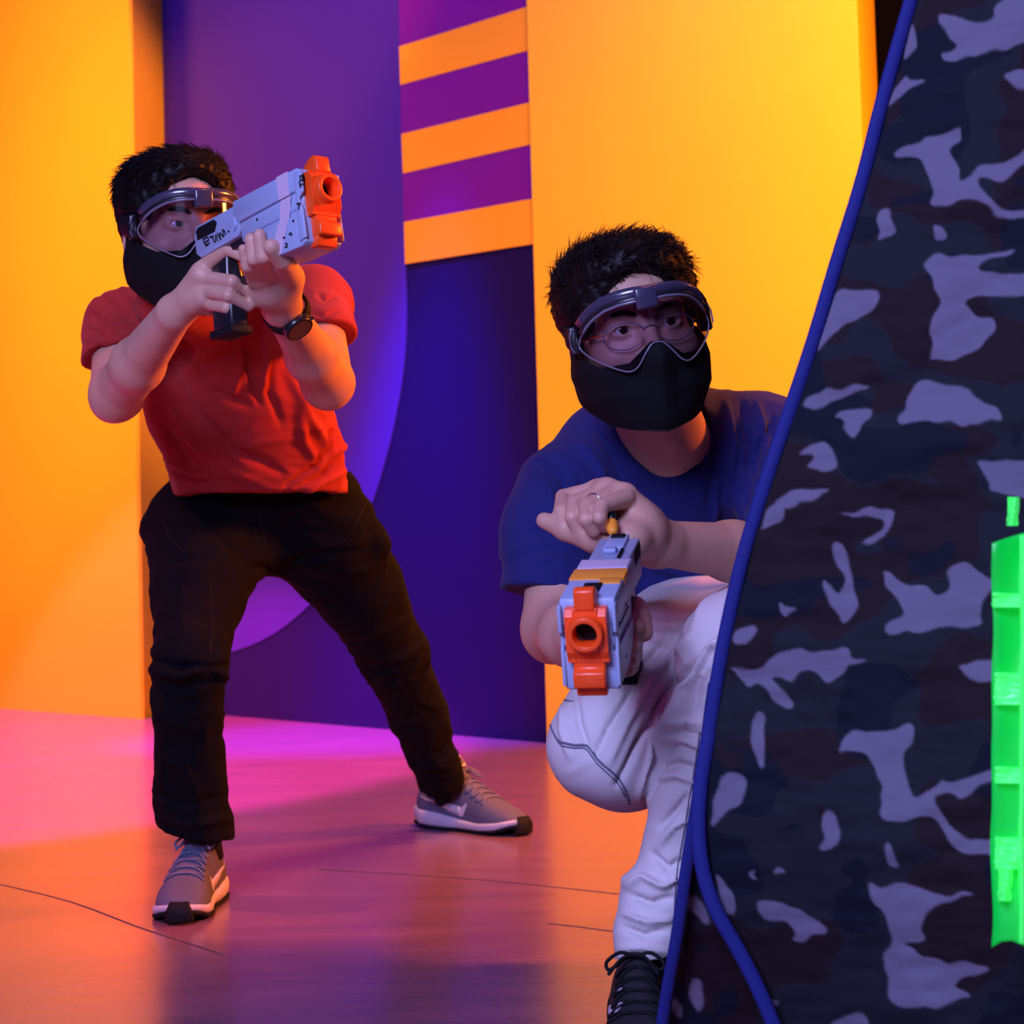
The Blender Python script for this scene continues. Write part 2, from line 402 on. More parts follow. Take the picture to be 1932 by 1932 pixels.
def floor_mat():
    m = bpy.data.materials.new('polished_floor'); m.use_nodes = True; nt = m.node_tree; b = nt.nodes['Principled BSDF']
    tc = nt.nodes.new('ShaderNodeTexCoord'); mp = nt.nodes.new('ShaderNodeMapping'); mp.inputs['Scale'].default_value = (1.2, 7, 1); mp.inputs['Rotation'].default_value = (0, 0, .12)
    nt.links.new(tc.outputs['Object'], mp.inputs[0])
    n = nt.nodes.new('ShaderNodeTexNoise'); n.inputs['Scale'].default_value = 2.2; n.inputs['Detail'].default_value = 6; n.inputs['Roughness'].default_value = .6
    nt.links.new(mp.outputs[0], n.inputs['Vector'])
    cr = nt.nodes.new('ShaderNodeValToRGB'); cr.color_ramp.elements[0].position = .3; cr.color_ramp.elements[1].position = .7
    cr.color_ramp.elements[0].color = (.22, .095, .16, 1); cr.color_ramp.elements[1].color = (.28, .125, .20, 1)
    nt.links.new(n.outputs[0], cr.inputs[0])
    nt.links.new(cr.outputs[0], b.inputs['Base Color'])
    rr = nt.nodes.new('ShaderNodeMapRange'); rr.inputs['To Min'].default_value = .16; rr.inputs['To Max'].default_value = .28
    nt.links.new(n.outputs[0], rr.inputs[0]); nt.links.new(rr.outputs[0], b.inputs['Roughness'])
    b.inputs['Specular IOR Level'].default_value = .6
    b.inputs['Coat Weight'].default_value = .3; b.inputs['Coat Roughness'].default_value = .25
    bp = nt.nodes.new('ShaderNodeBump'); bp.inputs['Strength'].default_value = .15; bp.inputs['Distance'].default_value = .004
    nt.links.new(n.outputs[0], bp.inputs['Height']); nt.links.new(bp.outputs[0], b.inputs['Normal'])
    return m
M_floor = floor_mat()

# ------------------------------------------------------------------ setting
WTOP = 4.6
def wall(name, a, b, m, parent=None, thick=.02, z0=0, z1=WTOP, wedge=False):
    a = Vector((a.x, a.y, z0)); b = Vector((b.x, b.y, z0)); t = (b-a).normalized()
    n = Vector((t.y, -t.x, 0))
    if n.dot(CAM-a) < 0: n = -n
    pts = [a, b, b-n*thick, a-n*thick]
    if wedge is True: pts[3] = a-n*.0005
    if wedge == 'b': pts[2] = b-n*.0005
    V = pts+[p+Vector((0, 0, z1-z0)) for p in pts]
    F = [(0, 1, 5, 4), (1, 2, 6, 5), (2, 3, 7, 6), (3, 0, 4, 7), (4, 5, 6, 7), (3, 2, 1, 0)]
    o = mesh(name, V, F, m, parent, smooth=False)
    if parent is None: tag(o, kind='structure')
    return o, n
A0 = floorpt(-420, 1306); A1 = floorpt(265, 1357); A2 = floorpt(330, 1342)
B1 = floorpt(1041, 1403)
tdir = (B1-A2).normalized()
Bs = A2-tdir*1.2; Be = B1+tdir*.01
wall('wall_left', A0, A1, M_orange_wall)[0]['label'] = 'orange wall panel at the left, nearest the frame edge'
o, _ = wall('wall_left_return', A1, A2, M_orange_wall, wedge=True); o.name = 'trim_1'; o['label'] = 'narrow shaded orange return of the left wall'
wb, nb = wall('wall_back', Bs, Be, M_navy); wb['label'] = 'dark navy wall with violet mural and orange stripes'
C0 = B1+nb*.02-tdir*.0
# right orange wall turns towards the viewer
R1 = P(1642, 700, 5.1); R1 = Vector((R1.x, R1.y, 0))
o, nr = wall('wall_right', C0, R1, M_orange_wall, wedge='b'); o['label'] = 'bright orange wall behind the crouching man'
R2 = P(1675, 700, 5.9); R2 = Vector((R2.x, R2.y, 0))
o, _ = wall('trim_2', R1, R2, M_orange_wall, wedge=True); o['label'] = 'narrow deep orange return at the right end of the orange wall'
R3 = P(5400, 700, 8.0); R3 = Vector((R3.x, R3.y, 0))
o, _ = wall('wall_far', R2, R3, M_dark); o['label'] = 'dark wall beyond the orange wall'
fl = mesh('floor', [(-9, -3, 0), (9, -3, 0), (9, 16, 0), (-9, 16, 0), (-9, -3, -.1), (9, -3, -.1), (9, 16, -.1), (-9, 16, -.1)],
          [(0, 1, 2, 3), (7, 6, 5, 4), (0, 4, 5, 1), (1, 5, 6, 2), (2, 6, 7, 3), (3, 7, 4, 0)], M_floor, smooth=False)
tag(fl, kind='structure'); fl['label'] = 'polished reddish purple floor with coloured light on it'
M_joint = mat('floor_joint_filler', (.10, .07, .09), rough=.6)
def joint(pts):
    pp = smooth_path([floorpt(x, y, .0006) for x, y in pts], 12)
    tube('joint', pp, .0018, M_joint, fl, sides=4, flat=.25)
joint([(-60, 1655), (120, 1697), (265, 1750), (420, 1800)])
joint([(1035, 1742), (1090, 1748), (1160, 1757), (1260, 1768)])
joint([(600, 1640), (850, 1655), (1035, 1672), (1200, 1690)])

def plaque(name, px, m, parent, off, thick=.004):
    """flat painted board on the back wall, corners found on the wall plane"""
    pts = [on_plane(x, y, Bs+nb*off, nb) for x, y in px]
    V = [p for p in pts]+[p-nb*thick for p in pts]; n = len(pts)
    F = [tuple(range(n)), tuple(range(2*n-1, n-1, -1))]+[(i, i+n, (i+1) % n+n, (i+1) % n) for i in range(n)]
    return mesh(name, V, F, m, parent, smooth=False)
def curve_px(pts, n): return [(p.x, p.y) for p in smooth_path([Vector((x, y, 0)) for x, y in pts], n)]
pill = [(296, 1258), (296, -900)]+[(727, -900), (738, -400)]+[(752, 0), (757, 250), (765, 500)]+curve_px([(765, 520), (767, 600), (762, 690), (748, 780), (729, 860), (703, 945), (656, 1045), (596, 1128), (534, 1184), (484, 1213), (440, 1229), (384, 1244), (300, 1257)], 40)
plaque('mural_curve', pill, M_violet, wb, .005)
plaque('mural_panel', [(740, -400), (752, 0), (757, 250), (764, 496), (1006, 458), (1001, 270), (992, 0), (978, -400)], M_purple, wb, .006)
for q in ([(753, 88), (993, 13), (996, 95), (755, 160)], [(757, 253), (1000, 193), (1002, 272), (760, 327)], [(762, 419), (1003, 375), (1006, 460), (764, 498)], [(749, -90), (987, -190), (990, -95), (751, -10)]):
    plaque('painted_stripe', q, M_stripe, wb, .009)
o, _ = wall('wall_side', Vector((R3.x, R3.y, 0)), Vector((6.0, -2.6, 0)), M_dark); o['label'] = 'dark wall far off to the right'
# side and rear walls behind the viewer keep the coloured light in the room
o, _ = wall('wall_rear', Vector((-6, -2.6, 0)), Vector((6, -2.6, 0)), M_dark)
o['label'] = 'dark wall behind the viewer'

# ------------------------------------------------------------------ camouflage tent
def c7(L): return [(1240+x/2.013, y/2.013) for x, y in L]
def c8(L): return [(1240+x/1.987, 960+y/1.987) for x, y in L]
PATCH = [c7(L) for L in (
 [(1070,60),(1110,55),(1170,85),(1225,95),(1290,70),(1285,30),(1330,0),(1393,-30),(1480,-20),(1500,140),(1393,165),(1330,185),(1270,190),(1200,215),(1150,235),(1085,230),(1075,205),(1140,185),(1145,165),(1090,120),(1070,85)],
 [(965,70),(995,160),(985,190),(945,230),(935,225)],[(905,320),(945,295),(965,315),(1025,315),(1005,330),(950,345),(885,415),(880,400)],
 [(1305,290),(1393,270),(1450,290),(1440,330),(1393,340),(1360,335)],
 [(1155,480),(1165,530),(1120,570),(1125,610),(1150,650),(1140,690),(1160,695),(1230,640),(1300,625),(1350,600),(1393,565),(1440,560),(1393,620),(1320,690),(1290,690),(1255,670),(1225,670),(1218,700),(1240,740),(1290,790),(1360,810),(1440,800),(1440,830),(1330,840),(1290,820),(1220,755),(1150,760),(1110,785),(1035,790),(1045,740),(1040,690),(1005,640),(1000,605),(900,605),(930,570),(1000,555),(1010,530),(1060,525)],
 [(850,790),(880,790),(910,860),(880,895),(830,920),(845,870),(840,830)],[(1045,855),(1080,860),(1097,910),(1050,920)],
 [(1000,990),(1090,970),(1200,975),(1300,960),(1360,950),(1350,970),(1260,985),(1215,1010),(1225,1035),(1300,1040),(1450,1035),(1450,1110),(1300,1125),(1210,1130),(1170,1150),(1200,1195),(1290,1230),(1250,1310),(1200,1350),(1130,1375),(1050,1375),(1035,1360),(1055,1310),(1040,1250),(1070,1160),(1065,1090),(1020,1030)],
 [(680,1085),(750,1105),(820,1100),(860,1155),(760,1210),(700,1240),(620,1340),(600,1340)],[(555,1520),(620,1490),(700,1470),(810,1455),(760,1490),(690,1510),(600,1560),(560,1545)],
 [(670,1590),(740,1560),(820,1560),(810,1600),(780,1620),(760,1650),(735,1675),(715,1640),(720,1600)],
 [(1010,1440),(1080,1460),(1180,1460),(1200,1530),(1290,1540),(1330,1600),(1210,1600),(1170,1620),(1100,1605),(1010,1600),(940,1625),(905,1600),(950,1560),(945,1520)],
 [(545,1725),(600,1690),(650,1680),(680,1720),(690,1770),(640,1795),(560,1790),(600,1740),(570,1730)],[(490,1870),(560,1855),(670,1860),(640,1885),(560,1900),(500,1940),(430,1940)],
 [(1200,1740),(1290,1750),(1450,1740),(1450,1900),(1300,1870),(1270,1870),(1250,1810)])]
PATCH += [c8(L) for L in (
 [(410,0),(480,-20),(490,30),(410,80),(390,85)],[(655,20),(760,10),(860,-10),(900,0),(890,50),(850,110),(790,140),(760,130),(800,105),(850,80),(840,40),(770,25)],
 [(655,125),(680,120),(725,200),(720,260),(755,350),(750,385),(705,440),(690,400),(650,350),(620,290),(630,255),(680,335),(705,270),(655,170)],
 [(845,235),(880,240),(930,290),(1010,285),(1060,325),(1100,310),(1080,245),(1130,215),(1180,195),(1215,250),(1290,280),(1200,360),(1240,445),(1080,440),(970,475),(940,460),(860,465),(850,430),(900,415),(930,390),(900,350),(850,290)],
 [(465,345),(490,360),(540,375),(500,385),(480,405),(468,380)],[(300,450),(360,440),(382,465),(350,500),(280,500)],
 [(262,585),(320,600),(380,600),(450,545),(560,525),(650,535),(710,515),(730,555),(800,560),(750,575),(720,575),(700,620),(640,655),(590,610),(540,605),(505,660),(460,630),(430,620),(440,660),(515,720),(515,745),(480,750),(420,700),(385,655),(345,685),(330,635)],
 [(385,750),(405,770),(408,860),(410,960),(390,975),(372,920),(355,870),(360,790)],[(1120,580),(1190,575),(1300,575),(1300,655),(1190,650),(1155,610)],
 [(250,985),(320,985),(340,1010),(320,1110),(260,1130),(205,1205),(215,1090)],
 [(675,910),(700,855),(780,830),(870,830),(965,805),(960,880),(920,920),(950,1030),(970,1090),(1000,1080),(1060,1010),(1110,1030),(1160,1010),(1290,965),(1290,1005),(1200,1040),(1150,1100),(1100,1055),(1045,1080),(1060,1140),(1120,1210),(1200,1250),(1290,1230),(1375,1230),(1370,1330),(1330,1400),(1290,1480),(1275,1400),(1260,1300),(1150,1300),(1090,1240),(1040,1160),(990,1140),(910,1185),(845,1170),(850,1090),(820,990),(790,920),(720,905)],
 [(625,1160),(650,1125),(680,1150),(705,1230),(640,1285),(605,1275),(630,1220)],[(850,1260),(875,1250),(905,1320),(900,1335),(858,1330)],
 [(385,1335),(370,1360),(385,1390),(360,1385),(352,1360)],[(455,1340),(495,1360),(430,1370)],
 [(785,1400),(860,1415),(930,1400),(1000,1425),(1060,1450),(1190,1440),(1190,1455),(1120,1460),(1030,1490),(990,1560),(1015,1615),(970,1620),(930,1620),(940,1640),(1080,1700),(1130,1685),(1250,1705),(1240,1730),(1130,1760),(1110,1800),(1190,1830),(1100,1850),(1000,1870),(940,1875),(865,1840),(875,1760),(845,1700),(880,1640),(865,1540),(800,1460)],
 [(375,1460),(440,1465),(540,1510),(600,1530),(645,1575),(590,1590),(560,1620),(510,1610),(530,1580),(490,1545),(410,1545),(390,1500)],
 [(640,1932),(720,1890),(780,1875),(800,1932),(780,2000),(680,2000)],[(130,1760),(165,1755),(185,1830),(160,1885),(125,1840)],
 [(60,1830),(90,1850),(95,1900),(60,1890)],[(220,1360),(260,1400),(300,1480),(290,1520),(240,1510),(225,1440)],[(420,1830),(470,1840),(450,1870)],
 [(95,1440),(150,1450),(190,1500),(200,1560),(150,1520),(110,1490)])]
def chaikin(L, n=2):
    for _ in range(n):
        o = []
        for i in range(len(L)):
            a, b = L[i], L[(i+1) % len(L)]
            o += [(a[0]*.78+b[0]*.22, a[1]*.78+b[1]*.22), (a[0]*.22+b[0]*.78, a[1]*.22+b[1]*.78)]
        L = o
    return L
PATCH = [chaikin(L) for L in PATCH]
def inside(poly, X, Y):
    r = np.zeros(len(X), bool); n = len(poly); j = n-1
    for i in range(n):
        xi, yi = poly[i]; xj, yj = poly[j]
        c = ((yi > Y) != (yj > Y)) & (X < (xj-xi)*(Y-yi)/(yj-yi+1e-12)+xi); r ^= c; j = i
    return r
def camo_colors(X, Y, V):
    wx = X+5*vnoise(np.stack([X/26, Y/26, 0*X], 1)); wy = Y+5*vnoise(np.stack([X/26+9, Y/26+9, 0*X], 1))
    c = np.tile(np.array([.014, .015, .022]), (len(X), 1))
    q = np.stack([X/150, Y/95, 0*X+3], 1); nn = vnoise(q)+.45*vnoise(q*2.3+4)
    c[nn > .16] = (.016, .010, .014)
    nn = vnoise(q*1.1+11)+.45*vnoise(q*2.5+14)
    c[nn > .22] = (.008, .009, .018)
    cov = np.zeros(len(X)); wx0, wy0 = wx, wy
    for ox, oy in ((-1.2, -1.2), (1.2, -1.2), (-1.2, 1.2), (1.2, 1.2), (0, -2.2), (0, 2.2), (-2.2, 0), (2.2, 0)):
        wx = wx0+ox; wy = wy0+oy; li = np.zeros(len(X), bool)
        for pl in PATCH:
            xs = [p[0] for p in pl]; ys = [p[1] for p in pl]
            m = (wx > min(xs)-2) & (wx < max(xs)+2) & (wy > min(ys)-2) & (wy < max(ys)+2)
            ii = np.where(m)[0]
            if len(ii): li[ii] |= inside(pl, wx[ii], wy[ii])
        cov += li/8.
    light = np.zeros(len(X), bool)
    out = (Y < -60) | (X > 1990)
    nn = vnoise(np.stack([X/90+40, Y/60+40, 0*X], 1)); light |= out & (nn > .38)
    cov[light] = 1; c = c*(1-cov[:, None])+np.array([.14, .125, .19])*cov[:, None]
    return c
def camo_mat():
    m = mat('camouflage_nylon', (.1, .1, .1), rough=.7, spec=.06, bump=.5, bscale=14, bdist=.006, stretch=(1, 1, 2.5))
    nt = m.node_tree; a = nt.nodes.new('ShaderNodeAttribute'); a.attribute_name = 'print'
    nt.links.new(a.outputs['Color'], nt.nodes['Principled BSDF'].inputs['Base Color']); return m
M_camo = camo_mat()
EDGE = [(1808, -300), (1780, -200), (1719, 0), (1665, 190), (1625, 345), (1580, 490), (1535, 640), (1492, 770), (1448, 900), (1405, 1040), (1372, 1180), (1350, 1300), (1335, 1400)]
ARC = [(1335, 1400), (1322, 1480), (1318, 1560), (1326, 1640), (1350, 1715), (1392, 1790), (1428, 1860), (1462, 1940), (1500, 2040), (1530, 2200)]
LOW = [(1335, 1400), (1318, 1500), (1298, 1620), (1278, 1760), (1262, 1850), (1248, 1940), (1232, 2060), (1215, 2200)]
def interp(L, y): return np.interp(y, [p[1] for p in L], [p[0] for p in L])
EA = EDGE+ARC[1:]
tent = empty('pop_up_tent', P(1700, 1500, 1.9).xy.to_3d(), 'camouflage fabric pop up tent with blue piping in the right foreground', 'tent')
def unproj(X, Y, D):
    c, f, r, u = (np.array(v) for v in (CAM, FW, RT, UP))
    return c+f*D[:, None]+r[None]*((X-966)/FPX*D)[:, None]+u[None]*((966-Y)/FPX*D)[:, None]
def dfront(X, Y, xl):
    t = (X-xl)/900.
    return 1.74-.16*t-.05*np.clip((Y-1100)/900, 0, 1)*np.clip(t*3, 0, 1)
def panel(name, xl, xr, ys, step, dfn, m, nz=.004):
    nc = int((xr(ys).mean()-xl(ys).mean())/step)+2; t = np.linspace(0, 1, nc)
    Y = np.repeat(ys, nc); T = np.tile(t, len(ys)); L = xl(Y); X = L+T*(xr(Y)-L)
    D = dfn(X, Y, L)
    fade = np.clip(T*(xr(Y)-L)/40, 0, 1)
    D = D+fade*nz*(1.5*vnoise(np.stack([X/170, Y/120, 0*X+60], 1))+vnoise(np.stack([X/110+Y/300, Y/38, 0*X+80], 1))*.5+.3*vnoise(np.stack([X/40, Y/22, 0*X+90], 1)))
    V = unproj(X, Y, D); V[:, 2] = np.maximum(V[:, 2], .004)
    F = np.array(grid_faces(len(ys), nc)); o = np_mesh(name, V, F, m, tent)
    ca = o.data.color_attributes.new('print', 'FLOAT_COLOR', 'POINT'); c = camo_colors(X, Y, V)
    ca.data.foreach_set('color', np.concatenate([c, np.ones((len(c), 1))], 1).astype(np.float32).ravel())
    solid(o, .003); return o
panel('front_panel', lambda y: interp(EA, y), lambda y: 2350+0*y, np.arange(-300, 2200, 3.0), 3, dfront, M_camo)
panel('lower_panel', lambda y: interp(LOW, y), lambda y: interp(EA, y)+40, np.arange(1400, 2230, 4.0), 4,
      lambda X, Y, L: 1.745+.10*np.clip((Y-1400)/600, 0, 1)+0*X, M_camo, .003)
# the side that runs back from the edge, closing the tent
def back_side(name, xl, ys, base_d, dx, dy):
    V = []; ex = []; n = 14
    e = unproj(xl(ys), ys, base_d)
    for i, p in enumerate(e):
        for k in range(n):
            t = k/(n-1); V.append((p[0]+dx*t, p[1]+dy*t, max(.004, p[2]*(1-.0*t))))
    V = np.array(V); F = np.array(grid_faces(len(ys), n)); o = np_mesh(name, V, F, M_camo, tent)
    c = camo_colors(V[:, 1]*800+300, V[:, 2]*-800-200, V); ca = o.data.color_attributes.new('print', 'FLOAT_COLOR', 'POINT')
    ca.data.foreach_set('color', np.concatenate([c, np.ones((len(c), 1))], 1).astype(np.float32).ravel()); solid(o, .003, 1)
ysb = np.arange(-300, 1401, 40.0)
back_side('side_panel', lambda y: interp(EDGE, y), ysb, 1.747+0*ysb, .55, .95)
ysb = np.arange(1400, 2230, 40.0)
back_side('side_panel', lambda y: interp(LOW, y), ysb, 1.752+.10*np.clip((ysb-1400)/600, 0, 1), .55, .95)
def piping(pts, d0, d1, r=.0085, n=60, name='piping'):
    pp = smooth_path([Vector((x, y, 0)) for x, y in pts], n); path = []
    for i, p in enumerate(pp):
        path.append(P(p.x, p.y, d0+(d1-d0)*i/(n-1)))
    path = [Vector((p.x, p.y, max(p.z, .006))) for p in path]
    tube(name, path, r, M_pipe, tent, sides=10, flat=.6, nrm=-FW)
piping(EDGE, 1.735, 1.735, .0072)
piping([(1350, 1290), (1343, 1340)]+ARC, 1.742, 1.70, .0076)
piping(LOW, 1.735, 1.835, .0065)
# glowing green band hanging over the tent
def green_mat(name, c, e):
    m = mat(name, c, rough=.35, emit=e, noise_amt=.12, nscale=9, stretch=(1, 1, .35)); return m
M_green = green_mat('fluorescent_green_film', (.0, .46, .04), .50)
M_green2 = green_mat('fluorescent_green_film_bright', (.05, .80, .13), .72)  # brighter copy of the film, light coming through put into its colour
g = empty('green_streamer', P(1915, 1400, 1.45), 'fluorescent green translucent streamer hanging on the tent at the right', 'streamer')
def band(name, xl, xr, y0, y1, d, m, wob=4, notch=0, top=0):
    rows = 60; cols = 12; V = []
    for i in range(rows):
        t = i/(rows-1)
        for j in range(cols):
            s = j/(cols-1); yy = y0+(y1-y0)*t
            if notch and i > rows-6: yy -= notch*abs(math.sin(s*math.pi*2.2+.5))*(i-rows+6)/5
            if top and i < 6: yy += top*(1-s)**2*(6-i)/6
            x = xl+(xr-xl)*s+wob*noise.noise(Vector((0, t*6, s*.5)))
            V.append(P(x, yy, d+.006*math.sin(s*7+t*2)+.004*noise.noise(Vector((s*3, t*9, 2)))))
    return solid(mesh(name, V, grid_faces(rows, cols), m, g), .001)
band('film', 1871, 2080, 985, 1800, 1.46, M_green, 5, 26, 40)
band('film_bright', 1924, 1934, 1010, 1780, 1.452, M_green2, 3)
for (x0, x1, y0, y1) in ((1872, 2070, 1120, 1146), (1876, 2070, 1270, 1330), (1877, 2070, 1448, 1478), (1877, 1960, 1580, 1640), (1884, 1908, 1640, 1700)):
    band('film_bright', x0, x1, y0, y1, 1.454, M_green2, 3, 0, 0)  # strips painted brighter where pale print shows through the film
band('film_tab', 1901, 1921, 938, 992, 1.462, M_green2, 1)
# ------------------------------------------------------------------ figure builders
def head_sdf(S, M, eye_open=.0062):
    L = lambda x, y, z: M @ Vector((x, y, z))
    S.ell(L(0, -.018, .032), (.077, .097, .082), M, k=.01)
    S.ell(L(0, .010, -.010), (.068, .080, .095), M, k=.02)
    S.ell(L(0, .030, -.070), (.050, .056, .050), M, k=.025)
    S.cap(L(0, .062, -.098), L(0, .070, -.104), .018, k=.025)
    for s in (-1, 1):
        S.ell(L(s*.042, .048, -.034), (.030, .032, .026), M, k=.02)
        S.cap(L(s*.058, .0, -.06), L(s*.035, .045, -.098), .018, .016, k=.03)
    S.cap(L(-.040, .070, .022), L(.040, .070, .022), .0135, k=.016)
    for s in (-1, 1): S.ell(L(s*.032, .094, -.001), (.021, .017, .013), M, k=.010, op='sub')
    S.cap(L(0, .083, .006), L(0, .108, -.034), .0065, .0115, k=.014)
    for s in (-1, 1): S.ell(L(s*.0125, .097, -.038), (.0085, .010, .007), M, k=.006)
    for s in (-1, 1):
        S.ell(L(s*.032, .0715, -.001), (.0185, .0150, .0140), M, k=.004)
        S.ell(L(s*.032, .0900, -.001), (.0150, .0150, eye_open), M, k=.0016, op='sub')
    S.cap(L(-.018, .085, -.066), L(.018, .085, -.066), .0055, k=.006)
    S.cap(L(-.015, .084, -.076), L(.015, .084, -.076), .0065, k=.006)
    for s in (-1, 1):
        S.ell(L(s*.080, -.016, -.018), (.008, .018, .031), M, k=.006)
        S.ell(L(s*.0865, -.012, -.016), (.005, .010, .020), M, k=.004, op='sub')

def eyes(M, parent, gaze=(0, 1, 0)):
    for s in (-1, 1):
        c = Vector((s*.032, .0710, -.001)); bm = bmesh.new()
        bmesh.ops.create_uvsphere(bm, u_segments=24, v_segments=16, radius=.0125)
        bmesh.ops.translate(bm, verts=bm.verts, vec=c)
        e = from_bm('eye', bm, M_eye, parent, smooth=True, M=M)
        g = Vector(gaze).normalized(); bm = bmesh.new()
        bmesh.ops.create_uvsphere(bm, u_segments=20, v_segments=12, radius=.0061)
        q = Vector((0, 0, 1)).rotation_difference(g).to_matrix().to_4x4()
        bm.transform(Matrix.Translation(c+g*.0112) @ q @ Matrix.Diagonal((1, 1, .30, 1)))
        from_bm('iris', bm, M_iris, e, smooth=True, M=M)
        # eyebrow
        path = [M @ Vector((s*x, y, z)) for x, y, z in ((.013, .0915, .015), (.026, .0915, .0205), (.040, .085, .021), (.053, .0745, .015))]
        path = smooth_path(path, 10); rr = [.0012, .0026, .0032, .0034, .0033, .0032, .003, .0026, .0018, .0008]
        tube('eyebrow', path, rr, M_hair, parent, sides=8, flat=.55, nrm=M.to_3x3() @ Vector((0, 1, 0)))

def hair(M, parent, seed, wx=.0835, n=6000, front=.078, part=0, lift=.5, sweep=(0, .6, .2), length=.024, rough=.25, tuft=.0):
    S = SDF(); L = lambda x, y, z: M @ Vector((x, y, z))
    S.ell(L(0, -.020, .038), (wx, .103, .085), M, k=.01)
    for s_ in (-1, 1): S.ell(L(s_*.045, -.02, .06), (wx-.045, .06, .05), M, k=.03)
    S.ell(L(0, .035, .085), (.064, .052, .036), M, k=.03)
    S.ell(L(0, -.055, .010), (.076, .070, .075), M, k=.02)
    S.ell(L(0, .130, front-.088), (.080, .104, .090), M, k=.008, op='sub')
    S.ell(L(0, .050, -.10), (.125, .085, .105), M, k=.012, op='sub')
    S.plane(L(0, 0, -.065), M.to_3x3() @ Vector((0, .2, -1)), k=.02)
    V, F = S.mesh(.004); V = relax(V, F, 1); N = vnormals(V, F)
    rng = np.random.default_rng(seed)
    V2 = V+N*(.0025*vnoise(V*160)+.002*vnoise(V*70+5))[:, None]
    Mi = np.array(M.inverted()); loc = V@Mi[:3, :3].T+Mi[:3, 3]
    Nl = N@np.array(M.to_3x3()); c = np.array([0, -.02, .04]); outw = ((loc-c)*Nl).sum(1) > .02
    idx = np.where(outw & (loc[:, 2] > -.07))[0]; pick = rng.choice(idx, n)
    clump = vnoise(loc*55)  # neighbouring strands lean the same way
    cl2 = vnoise(loc*55+40)
    verts = [tuple(v) for v in V2]; faces = [tuple(f) for f in F.tolist()]
    sw = Vector(sweep)
    for ii in pick:
        p = Vector(loc[ii]); nn = Vector(Nl[ii]); top = max(0, min(1, (p.z-.02)/.07)); sd = 1 if p.x > 0 else -1
        fl = sw*top+Vector((sd*.15, -.35, -.9))*(1-top)+Vector((clump[ii], cl2[ii], 0))*.7*top
        fl += Vector(rng.normal(0, rough, 3)); fl -= nn*fl.dot(nn)
        if fl.length > 1e-4: fl.normalize()
        up = lift*(.35+.65*top)*(.5+rng.random()); ln = length*(.6+.6*rng.random())*(.42+.7*top)*(1+tuft*clump[ii])
        d = (fl+nn*up).normalized(); q = p-nn*.004; k0 = len(verts); pts = []
        for t in range(4):
            pts.append(q.copy()); q = q+d*ln/3; d = (d+fl*.22-nn*.10*t*(1.3-lift)).normalized()
        w = .0008+.0007*rng.random(); a = nn.cross(d).normalized(); b = a.cross(d).normalized()
        for t in range(3):
            r = w*(1-.28*t)
            for k in range(3):
                an = k*2.094; verts.append(tuple(M @ (pts[t]+a*math.cos(an)*r+b*math.sin(an)*r)))
        verts.append(tuple(M @ pts[3]))
        for t in range(2):
            for k in range(3): faces.append((k0+t*3+k, k0+t*3+(k+1) % 3, k0+t*3+3+(k+1) % 3, k0+t*3+3+k))
        for k in range(3): faces.append((k0+6+k, k0+6+(k+1) % 3, k0+9))
    return mesh('hair', verts, faces, M_hair, parent)

def mask(M, parent, drop=0, wide=0):
    rows, cols = 26, 61; V = []
    for j in range(cols):
        ph = -112+224*j/(cols-1); a = math.radians(ph); A = abs(ph)
        zt = np.interp(A, [0, 8, 22, 45, 62, 80, 95, 112], [-.021, -.028, -.046, -.046, -.034, -.024, -.012, -.014])
        zb = np.interp(A, [0, 15, 40, 65, 85, 100, 112], [-.142, -.139, -.133, -.122, -.100, -.072, -.048])-drop
        for i in range(rows):
            t = i/(rows-1); z = zt+(zb-zt)*t
            bulge = math.sin(math.pi*min(1, t*1.05))
            ax = np.interp(z, [-.145, -.12, -.085, -.05, -.01], [.054, .068, .087, .091, .083])+wide*(1-t)
            by = np.interp(z, [-.145, -.12, -.085, -.05, -.03, -.02], [.090, .101, .107, .109, .109, .096])
            x = ax*math.sin(a); y = by*math.cos(a) if A < 90 else .085*math.cos(a)
            y += .010*math.exp(-(ph/10)**2)*(.3+.7*bulge)
            y += .018*math.exp(-(ph/12)**2)*math.exp(-((z+.042)/.022)**2)
            # cloth tension
            y += .0015*noise.noise(Vector((ph*.05, t*4, 1.7))); x *= 1+.012*noise.noise(Vector((ph*.06, t*3, 8)))
            V.append(M @ Vector((x, y, z)))
    o = mesh('face_mask', V, grid_faces(cols, rows), M_neoprene, parent); solid(o, .003, 0)
    # bound edge and centre seam
    bpath = [V[j*rows+rows-1] for j in range(cols)]; tpath = [V[j*rows] for j in range(cols)]
    tube('edge_binding', tpath+bpath[::-1], .0022, M_mattblack, o, sides=6, closed=True)
    tube('centre_seam', [V[(cols//2)*rows+i]+M.to_3x3() @ Vector((0, .0016, 0)) for i in range(1, rows)], .0010, M_mattblack, o, sides=5)
    return o

